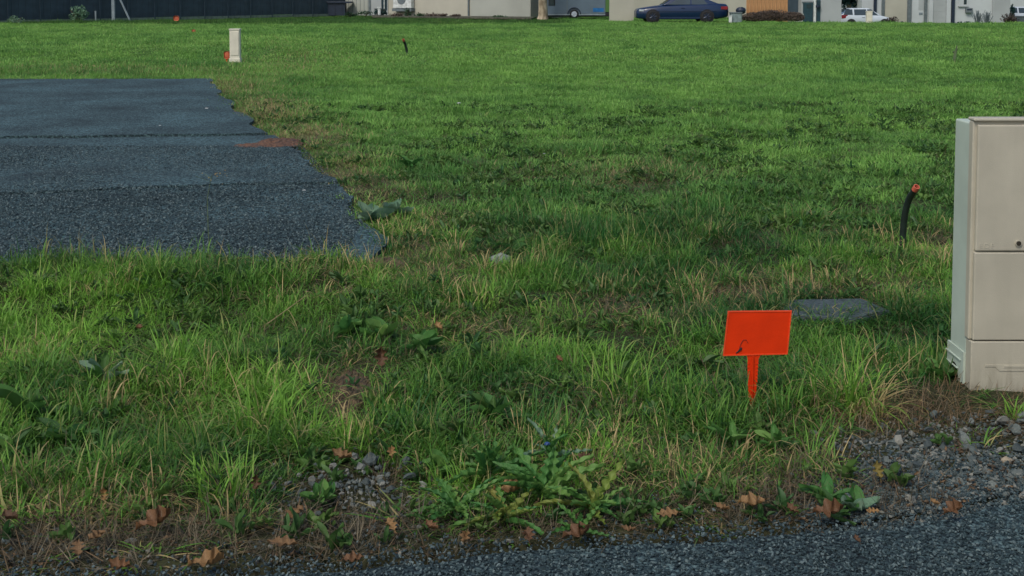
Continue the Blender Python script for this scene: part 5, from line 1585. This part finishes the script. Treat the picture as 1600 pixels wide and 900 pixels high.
# blobs in the photograph's ground coordinates: where the sward is dry, tall, dark, thin
DRY = [(360, 135, 50, 18, 0.5), (420, 175, 60, 22, 0.75), (480, 210, 70, 25, 0.65), (545, 262, 60, 26, 0.7), (590, 300, 60, 26, 0.7), (660, 345, 60, 26, 0.55), (660, 385, 60, 20, 0.40), (1000, 270, 130, 26, 0.42), (860, 270, 60, 15, 0.40), (1180, 455, 160, 24, 0.55),
       (1450, 400, 70, 22, 0.30), (1455, 370, 40, 14, 0.5), (700, 430, 80, 24, 0.35), (740, 500, 90, 22, 0.35), (600, 412, 70, 12, 0.5), (480, 430, 60, 22, 0.35), (800, 400, 60, 14, 0.3), (900, 650, 110, 40, 0.45), (970, 720, 110, 45, 0.60), (1180, 730, 140, 40, 0.45),
       (1400, 640, 130, 40, 0.75), (250, 800, 260, 45, 0.6), (545, 605, 45, 38, 0.7), (980, 485, 70, 14, 0.5), (440, 100, 80, 22, 0.25), (380, 130, 60, 20, 0.35), (1150, 440, 90, 12, 0.4), (560, 740, 110, 40, 0.5), (180, 620, 80, 25, 0.25), (200, 110, 300, 9, 0.25), (500, 250, 50, 20, 0.35), (40, 545, 60, 18, 0.35), (930, 470, 60, 14, 0.35)]
DARK = [(170, 114, 280, 8, 1.6), (335, 102, 45, 12, 1.6), (640, 258, 55, 18, 0.8), (870, 298, 100, 16, 0.8), (770, 640, 110, 45, 0.8), (330, 450, 70, 25, 0.6), (800, 385, 60, 12, 0.7), (1000, 380, 50, 14, 0.5), (60, 640, 130, 60, 0.7), (1120, 390, 120, 16, 0.5), (690, 560, 140, 30, 0.4), (1080, 300, 60, 14, 0.4), (880, 345, 70, 12, 0.5), (1440, 560, 60, 30, 0.6), (600, 600, 80, 40, 0.45), (1180, 640, 90, 40, 0.4), (180, 108, 200, 9, 0.6), (330, 96, 50, 10, 0.6)]
BRIGHT = [(250, 395, 260, 22, 0.6), (520, 445, 120, 25, 0.4), (400, 620, 110, 50, 0.4), (1000, 540, 90, 30, 0.4), (1100, 130, 500, 60, 0.25), (1250, 250, 200, 50, 0.25), (700, 180, 150, 40, 0.2), (560, 680, 60, 40, 0.4)]
TALL = [(170, 114, 280, 7, 0.9), (335, 104, 40, 9, 0.9), (300, 402, 330, 20, 1.0), (100, 415, 150, 20, 0.6), (870, 300, 80, 14, 0.25), (640, 262, 50, 14, 0.25)]
THIN = [(545, 605, 42, 34, 0.85), (1420, 645, 150, 42, 0.85), (1190, 455, 130, 13, 0.95), (1340, 448, 90, 10, 1.0), (1458, 372, 44, 14, 1.0), (560, 755, 110, 38, 0.75), (200, 830, 320, 34, 0.55), (1150, 780, 420, 24, 0.45), (970, 740, 90, 40, 0.4), (598, 414, 46, 8, 0.6), (1250, 700, 60, 30, 0.3), (560, 250, 40, 12, 0.35), (600, 300, 40, 14, 0.35)]

def zone(x, y):
    px, py = w2p(x, y, 0.0)
    wb = (fbm(x * 3.1, y * 3.1, 81) - 0.5) * 60; wc = (fbm(x * 3.1, y * 3.1, 82) - 0.5) * 40
    sc = np.clip((py + 11) / 500, 0.05, 1)
    px = px + wb * sc; py = py + wc * sc
    dry = sig_pix_blob(px, py, DRY); dk = 0.5 * sig_pix_blob(px, py, DARK); br = sig_pix_blob(px, py, BRIGHT); tl = sig_pix_blob(px, py, TALL); th = sig_pix_blob(px, py, THIN)
    return px, py, dry, dk, br, tl, th

BARE = [([(1492, 590), (1420, 606), (1395, 640), (1320, 668), (1285, 700), (1345, 740), (1335, 790), (1330, 840), (3200, 840), (3200, 560), (1640, 590)], 0.94),
        ([(410, 795), (455, 735), (505, 695), (630, 695), (680, 750), (660, 805), (520, 825)], 0.92),
        ([(-900, 815), (0, 812), (200, 800), (400, 812), (640, 838), (1000, 815), (1330, 792), (1340, 920), (-900, 920)], 0.80),
        ([(500, 592), (560, 578), (585, 640), (570, 665), (505, 650)], 0.85)]
def barefac(x, y):
    px, py = w2p(x, y, 0.0)
    px = px + (fbm(x * 5, y * 5, 83) - 0.5) * 70; py = py + (fbm(x * 5, y * 5, 84) - 0.5) * 34
    r = np.zeros(x.shape)
    for pl, a in BARE: r = np.maximum(r, a * in_poly(px, py, pl))
    return r

def allowed(x, y, padm=True, road_gap=0.0):
    ok = np.ones(x.shape, bool)
    jit = (y > 7.6) * 0.12 + (vnoise(x * 9, y * 9, 91) - 0.5) * 0.26 + (vnoise(x * 2.3, y * 2.3, 92) - 0.35) * 0.55
    if padm: ok &= ~in_poly(x + jit, y + jit * 0.7, PADW)
    ok &= (y - road_y(x)) > road_gap
    ok &= ~((x > CABX0) & (x < CABX1) & (y > YF_ - 0.02) & (y < YF_ + 0.24))
    cx_, cy_ = gp(1305, 481)[0], gp(1305, 481)[1]
    ok &= ~((abs(x - cx_) < 0.24) & (abs(y - cy_) < 0.13))
    sx_, sy_ = b0[0], YS
    ok &= ~((abs(x - sx_) < 0.012) & (y < sy_) & (y > sy_ - 0.06))
    return ok

def halfw(y): return y * 0.421 * 1.08 + 0.9

def sample(y0, y1, dens, seed, dfn=None):
    rg = np.random.default_rng(seed)
    W = halfw(y1)
    n = int((y1 - y0) * 2 * W * dens)
    x = (rg.random(n) * 2 - 1) * W; y = y0 + (y1 - y0) * rg.random(n)
    k = np.abs(x) < halfw(y)
    if dfn is not None: k &= rg.random(n) < dfn(y)
    return x[k], y[k], rg

def grass_layer(name, y0, y1, dens, src, nsrc, seed, hmul=1.0, dfn=None, sxy=1.0):
    x, y, rg = sample(y0, y1, dens, seed, dfn)
    ok = allowed(x, y)
    x, y = x[ok], y[ok]
    px, py, dry, dk, br, tl, th = zone(x, y)
    gap = y - road_y(x)
    edge = sstep(0.0, 0.6, gap + (fbm(x * 4, y * 4, 77) - 0.5) * 0.35)
    clump = fbm(x * 2.4, y * 2.4, 31)
    bf = barefac(x, y)
    keep = rg.random(len(x)) < (1 - bf) * (1 - 0.7 * th) * (0.10 + 0.90 * edge) * np.where(y < 15, 0.50 + 0.7 * sstep(0.32, 0.58, clump), 0.6 + 0.6 * sstep(0.3, 0.6, clump))
    x, y, dry, dk, br, tl, gap, edge, clump, bf = [a[keep] for a in (x, y, dry, dk, br, tl, gap, edge, clump, bf)]
    n = len(x)
    z = hgt(x, y)
    big = fbm(x * 0.28, y * 0.28, 41); mid_ = fbm(x * 1.5, y * 1.5, 43); fin = fbm(x * 5, y * 5, 44, 2)
    near_ = 1 - sstep(7, 14, y)
    hs = 0.38 + 1.05 * sstep(0.30, 0.66, clump * 0.5 + 0.5 * fin)
    hs = hs * (0.9 + 0.25 * near_) * (1 + 0.65 * tl) * (1 - 0.25 * sstep(7.5, 9, y) * (1 - sstep(12, 16, y))) * (0.30 + 0.70 * edge) * (1 - 0.5 * (bf > 0)) * (1 - 0.30 * np.clip(dry, 0, 1)) * hmul * (1 - 0.14 * near_)
    farsc = sstep(9, 30, y)
    hue = 0.53 + (mid_ - 0.5) * 1.1 + (big - 0.5) * 0.8 + (fin - 0.5) * 0.6 + 0.45 * br - 0.55 * dk - 0.16 * near_
    pxx, pyy = w2p(x, y, 0)
    # the sward by the far bank and the left of the field is yellower
    hue = hue + 0.12 * farsc
    dr = 0.015 + (1.05 - 0.50 * near_) * dry + 0.09 * near_ * sstep(0.5, 0.75, fbm(x * 3.3, y * 3.3, 47)) + 0.10 * (1 - edge) * near_ + 0.05 * farsc * sstep(0.4, 0.7, big)
    # verge along the fence beyond the field: long and dark
    verge = sstep(60, 62, y) * (x < 3)
    hue = hue - 0.5 * verge; hs = hs * (1 + 0.8 * verge * (1 - sstep(64, 69, y))); shortz = sig_pix_blob(*w2p(x, y, 0), [(1305, 505, 110, 26, 0.75), (1530, 640, 120, 30, 0.7), (540, 690, 90, 30, 0.4)]); hs = hs * (1 - 0.62 * shortz)
    tus = sstep(0.70, 0.86, vnoise(x * 0.9, y * 0.55, 48)) * farsc + sstep(0.72, 0.85, vnoise(x * 2.1, y * 1.6, 49)) * (1 - farsc) * (y > 7)
    hs = hs * (1 + 0.6 * tus); hue = hue - 0.35 * tus
    val = 0.97 - 0.42 * verge + 0.5 * (fin - 0.5) + near_ * 0.7 * (mid_ - 0.5) + 0.12 * rg.normal(0, 1, n) * 0.5
    tint = np.stack([np.clip(dr, 0, 1), np.clip(hue, -0.1, 1.15), np.clip(val, 0.4, 1.35)], 1)
    rot = np.stack([rg.normal(0, 0.10, n), rg.normal(0, 0.10, n), rg.random(n) * 6.283], 1)
    sz = (0.8 + 0.45 * rg.random(n)) * sxy
    scl = np.stack([sz, sz, sz * hs], 1)
    idx = rg.integers(0, nsrc, n)
    return scatter(name, np.stack([x, y, z], 1), rot, scl, idx, tint, src)

grass_layer('grass', 3.25, 8.6, 560, near_src, 8, 501)
grass_layer('meadow_grass', 8.0, 27, 165, mid_src, 6, 502, 0.78, dfn=lambda y: np.clip(1.15 - (y - 8) / 30, 0.5, 1))
grass_layer('far_meadow_grass', 24, 84, 17, far_src, 5, 503, 0.85, dfn=lambda y: np.clip(1.2 - (y - 24) / 60, 0.45, 1))

# dead, lying thatch
th_src = src_coll('thatch', [blade_mesh('thatch', 34, 0.075, 0.04, 0.13, 0.0012, 0.0026, 1.3, 0.35, 3, 400 + i) for i in range(5)], M['thatch'])
def thatch(name, y0, y1, dens, seed, thr):
    x, y, rg = sample(y0, y1, dens, seed, lambda y: np.clip(1.5 - y / 12, 0.2, 1))
    ok = allowed(x, y, True, -0.03); x, y = x[ok], y[ok]
    px, py, dry, dk, br, tl, th = zone(x, y)
    gap = y - road_y(x)
    pr = np.clip(dry * 1.1 + 0.5 * th + 0.65 * (1 - sstep(0.08, 0.55, gap)) * (gap > 0.02) + 0.16, 0, 1)
    # the shoulder of loose stones at the right is bare
    sh = np.maximum(np.exp(-((px - 1580) / 170) ** 2 - ((py - 735) / 65) ** 2), np.exp(-((px - 1430) / 110) ** 2 - ((py - 710) / 40) ** 2))
    sh = np.maximum(sh, np.exp(-((px - 545) / 90) ** 2 - ((py - 755) / 34) ** 2))
    pr = np.maximum(pr, 0.5 * np.exp(-((px - 1560) / 220) ** 2 - ((py - 640) / 32) ** 2))
    k = rg.random(len(x)) < pr * (1 - 0.95 * np.clip(sh * 1.3, 0, 1))
    x, y, dry = x[k], y[k], dry[k]; n = len(x); px = px[k]; py = py[k]
    brown = sig_pix_blob(px, py, [(1560, 640, 220, 40, 0.9), (1420, 640, 140, 40, 1.0), (1180, 455, 140, 20, 0.6), (545, 605, 60, 40, 0.8)])
    tint = np.stack([np.clip(0.15 + 0.7 * brown, 0, 1), rg.random(n), 0.8 + 0.3 * rg.random(n)], 1)
    rot = np.stack([rg.normal(0, 0.12, n), rg.normal(0, 0.12, n), rg.random(n) * 6.283], 1)
    s = 0.7 + 0.6 * rg.random(n)
    return scatter(name, np.stack([x, y, hgt(x, y) + 0.004 + 0.012 * rg.random(n)], 1), rot, np.stack([s, s, s], 1), rg.integers(0, 5, n), tint, th_src)
def litter():
    x, y, rg = sample(3.15, 4.8, 700, 931)
    gap = y - road_y(x)
    k = (gap > -0.03) & (rg.random(len(x)) < 0.9 * (1 - sstep(0.15, 0.7, gap)) + 0.08)
    x, y = x[k], y[k]; n = len(x)
    s = 0.6 + 0.8 * rg.random(n)
    ls = src_coll('leaf_scrap', [leaf_strip(0.016, 0.010, 0.5, 2.5, 60 + i, curl=0.8, fold=0.3, rough=0.6, n=6, m=2) for i in range(4)], M['litter'])
    scatter('leaf_litter', np.stack([x, y, hgt(x, y) + 0.006 + 0.008 * rg.random(n)], 1), np.stack([rg.normal(0, .6, n), rg.normal(0, .6, n), rg.random(n) * 6.28], 1), np.stack([s, s, s], 1), rg.integers(0, 4, n), np.stack([rg.random(n)] * 3, 1), ls)
M['litter'] = stone_mat('leaf_scrap', (0.05, 0.04, 0.028), (0.11, 0.075, 0.045), (0.20, 0.13, 0.07))
litter()
thatch('dead_grass', 3.2, 22, 300, 601, 0.3)

# small broad leaves among the grass
def small_weed_mesh(seed, nl, size, kind):
    rg = random.Random(seed); bmv = []; bmf = []
    for i in range(nl):
        me = rg.choice(WA[kind]); s = size * rg.uniform(0.6, 1.15)
        mt = Matrix.Translation((rg.uniform(-.02, .02), rg.uniform(-.02, .02), 0)) @ Matrix.Rotation(i * 2.4 + rg.random(), 4, 'Z') @ Matrix.Rotation(R(rg.uniform(-10, 25)), 4, 'X') @ Matrix.Scale(s, 4)
        o = len(bmv)
        bmv += [tuple(mt @ v.co) for v in me.vertices]; bmf += [tuple(o + q for q in p.vertices) for p in me.polygons]
    me = mesh_np('small_weed', np.array(bmv), bmf, {'h': np.full(len(bmv), 0.3), 'r': np.repeat(np.array([rg.random()]), len(bmv))}, True)
    return me
M['groundweed'] = grass_mat('ground_weed_leaf', (0.022, 0.085, 0.030), (0.085, 0.16, 0.035), (0.2, 0.16, 0.07), 0.2)
sw_src = src_coll('small_weed', [small_weed_mesh(s, 7, sz, kd) for s, sz, kd in [(1, 0.034, 'round'), (2, 0.045, 'dock'), (3, 0.028, 'round'), (4, 0.055, 'dock'), (5, 0.06, 'jag')]], M['groundweed'])
x, y, rg = sample(3.3, 17, 110, 701)
ok = allowed(x, y, True, 0.08); x, y = x[ok], y[ok]
px, py, dry, dk, br, tl, th = zone(x, y)
k = rg.random(len(x)) < np.clip(0.9 * sstep(0.40, 0.62, fbm(x * 1.7, y * 1.7, 72)) + 0.4 * dk, 0, 1) * (1 - th) * (1 - 0.6 * dry) + 0.35 * (1 - sstep(0.1, 0.5, y - road_y(x)))
x, y = x[k], y[k]; n = len(x)
s = 0.7 + 0.7 * rg.random(n)
scatter('ground_weeds', np.stack([x, y, hgt(x, y) + 0.012], 1), np.stack([rg.normal(0, .15, n), rg.normal(0, .15, n), rg.random(n) * 6.28], 1), np.stack([s, s, s * 1.2], 1), rg.integers(0, 5, n),
        np.stack([np.full(n, 0.0), 0.2 + 0.8 * rg.random(n), 0.85 + 0.5 * rg.random(n)], 1), sw_src)

# stones
def stone_mesh(seed, flat=0.6, sub=1):
    rg = np.random.default_rng(seed)
    bm = bmesh.new(); bmesh.ops.create_icosphere(bm, subdivisions=sub, radius=1)
    pl = [(rg.normal(0, 1, 3), 0.34 + 0.35 * rg.random()) for _ in range(9)]
    pl = [(Vector(d / np.linalg.norm(d)), o) for d, o in pl]
    for v in bm.verts:
        for d, o in pl:
            e = v.co.dot(d) - o
            if e > 0: v.co -= d * e
        v.co += Vector(rg.normal(0, 0.05, 3))
    sx_, sy_ = 0.8 + 0.5 * rg.random(), 0.6 + 0.4 * rg.random()
    for v in bm.verts: v.co = Vector((v.co.x * sx_, v.co.y * sy_, v.co.z * flat))
    me = bpy.data.meshes.new('stone'); bm.to_mesh(me); bm.free()
    return me
chip_src = src_coll('chip', [stone_mesh(800 + i, 0.55 + 0.3 * (i % 3) / 2) for i in range(8)], M['chip'])
gr_src = src_coll('gravel_stone', [stone_mesh(850 + i, 0.45 + 0.3 * (i % 3) / 2) for i in range(8)], M['stone'])
def chips(name, x, y, z, size, rg, src, tintr=1.0):
    n = len(x)
    s = size * (0.55 + 0.9 * rg.random(n) ** 1.6)
    return scatter(name, np.stack([x, y, z], 1), np.stack([rg.normal(0, .5, n), rg.normal(0, .5, n), rg.random(n) * 6.28], 1), np.stack([s, s, s], 1), rg.integers(0, 8, n), np.stack([rg.random(n)] * 3, 1), src)
rg = np.random.default_rng(901)
n = 72000
x = (rg.random(n) * 2 - 1) * 2.9; y = 3.02 + 1.1 * rg.random(n)
k = y < road_y(x) - 0.03 + 0.05 * rg.normal(0, 1, n) + 0.07 * rg.exponential(1, n) * (0.3 + 1.2 * vnoise(x * 3, y * 3, 97))
x, y = x[k], y[k]
chips('road_chippings', x, y, -0.010 + 0.005 * rg.random(len(x)), 0.0062, rg, chip_src)
# pad, near part
n = 120000
x = -9 + 8.0 * rg.random(n); y = 7.0 + 5.2 * rg.random(n) ** 1.4
k = in_poly(x + rg.normal(0, 0.07, n), y + rg.normal(0, 0.05, n), PAD) & (x > -halfw(y))
x, y = x[k], y[k]
chips('paving_chippings', x, y, np.where(in_poly(x, y, PAD), 0.0, hgt(x, y)) + 0.004 + 0.006 * rg.random(len(x)), 0.0085, rg, chip_src)
# gravel shoulder at right, stone patch lower left
def patch(name, blobs, n, size, seed):
    rg = np.random.default_rng(seed)
    px = 0 + 1900 * rg.random(n); py = 620 + 290 * rg.random(n)
    pr = sig_pix_blob(px, py, blobs)
    k = rg.random(n) < pr
    P = np.array([gp(a, b_) for a, b_ in zip(px[k], py[k])])
    k2 = allowed(P[:, 0], P[:, 1], False, -0.15); P = P[k2]
    return chips(name, P[:, 0], P[:, 1], np.maximum(hgt(P[:, 0], P[:, 1]), -0.03) + 0.006 * rg.random(len(P)), size, rg, gr_src)
SHO = [(1550, 655, 130, 18, 0.6), (1420, 690, 120, 26, 0.7), (1560, 740, 190, 55, 1.0), (1480, 705, 120, 35, 0.9), (1800, 740, 250, 70, 1.0), (1330, 690, 80, 20, 0.35), (1450, 790, 160, 30, 0.8)]
PAT = [(300, 855, 900, 36, 0.14), (1150, 815, 300, 20, 0.16), (540, 758, 115, 40, 1.0), (650, 770, 60, 30, 0.6), (80, 845, 90, 22, 0.35), (470, 790, 60, 25, 0.5)]
patch('fine_gravel', SHO, 60000, 0.0095, 911)
def shoulder_chips():
    rg = np.random.default_rng(921); n = 30000
    px = 1250 + 700 * rg.random(n); py = 660 + 190 * rg.random(n)
    k = rg.random(n) < sstep(660, 760, py) * sstep(1250, 1420, px + (py - 700))
    P = np.array([gp(a, b_) for a, b_ in zip(px[k], py[k])])
    chips('shoulder_chippings', P[:, 0], P[:, 1], np.maximum(hgt(P[:, 0], P[:, 1]), -0.03) + 0.005 * rg.random(len(P)), 0.0066, rg, chip_src)
shoulder_chips()
patch('fine_gravel', PAT, 26000, 0.0085, 912)

# individual stones
big_meshes = [stone_mesh(950 + i, 0.5 + 0.3 * (i % 3) / 2, 2) for i in range(9)]
for me in big_meshes: me.materials.append(M['stone'])
def put_stone(px, py, szpx, label, group, seed, m=None, zz=0.0):
    rg = random.Random(seed)
    p0 = gp(px, py, -0.02)
    k = szpx / 2 / (F / p0[1])
    o = bpy.data.objects.new('stone', big_meshes[seed % 9]); COL.objects.link(o)
    o.location = (p0[0], p0[1], max(hz(p0[0], p0[1]), -0.02) + k * 0.25 + zz)
    o.rotation_euler = (rg.uniform(-.5, .5), rg.uniform(-.5, .5), rg.random() * 6.28); o.scale = (k, k, k)
    if m: o.material_slots[0].link = 'OBJECT'; o.material_slots[0].material = m
    o['label'] = label; o['category'] = 'stone'
    if group: o['group'] = group
put_stone(1505, 690, 30, 'pale wedge shaped stone, largest on the gravel shoulder', None, 1, M['pale_stone'])
put_stone(1395, 693, 24, 'blue grey stone at the left of the gravel shoulder', None, 2)
put_stone(1272, 678, 22, 'pale grey stone left of the gravel shoulder below the golden tuft', None, 3, M['pale_stone'])
put_stone(1575, 724, 26, 'upright tan stone near the right edge of the gravel shoulder', None, 4, mat('tan_stone', (0.33, 0.28, 0.2), 0.8, 0.15, 20))
put_stone(1550, 762, 20, 'pale stone chip low on the gravel shoulder, left of its pair', None, 5, M['pale_stone'])
put_stone(1566, 768, 15, 'pale stone chip low on the gravel shoulder, right of its pair', None, 6, M['pale_stone'])
put_stone(524, 735, 20, 'pale round stone at the top left of the lower stone patch', None, 7, M['pale_stone'])
put_stone(575, 722, 34, 'large blue grey stone at the top of the lower stone patch', None, 8)
put_stone(1598, 650, 24, 'pale stone against the right picture edge under the cabinet', None, 9, M['pale_stone'])
put_stone(1565, 660, 26, 'grey stone just below the cabinet front', None, 10)
rg = random.Random(5)
i = 20
for k in range(95):
    while True:
        px, py = rg.uniform(1300, 1720), rg.uniform(640, 790)
        if rg.random() < sig_pix_blob(np.array([px]), np.array([py]), SHO)[0] * (1 if py < 740 else 0.5): break
    lab_, gr_ = (('small grey loose stone close under the front of the large cabinet', 'loose stones under the cabinet front') if py < 675 and px > 1480 else
                  ('small grey loose stone at the right end of the gravel shoulder', 'loose stones at the right end of the shoulder') if px > 1500 else
                  ('small grey loose stone in the left part of the gravel shoulder', 'loose stones in the left part of the shoulder') if px < 1420 else
                  ('small grey loose stone in the middle of the gravel shoulder', 'loose stones in the middle of the shoulder'))
    put_stone(px, py, rg.uniform(10, 27), lab_, gr_, i); i += 1
for k in range(48):
    while True:
        px, py = rg.gauss(550, 65), rg.gauss(757, 26)
        if 425 < px < 690: break
    put_stone(px, py, rg.uniform(10, 22), 'small grey stone in the stone patch at lower left', 'stones of the lower left patch', i); i += 1
for k in range(12):
    px, py = rg.gauss(90, 60), rg.gauss(845, 15)
    put_stone(max(5, px), py, rg.uniform(10, 20), 'small dull stone in the dead grass at bottom left', 'stones at bottom left', i); i += 1
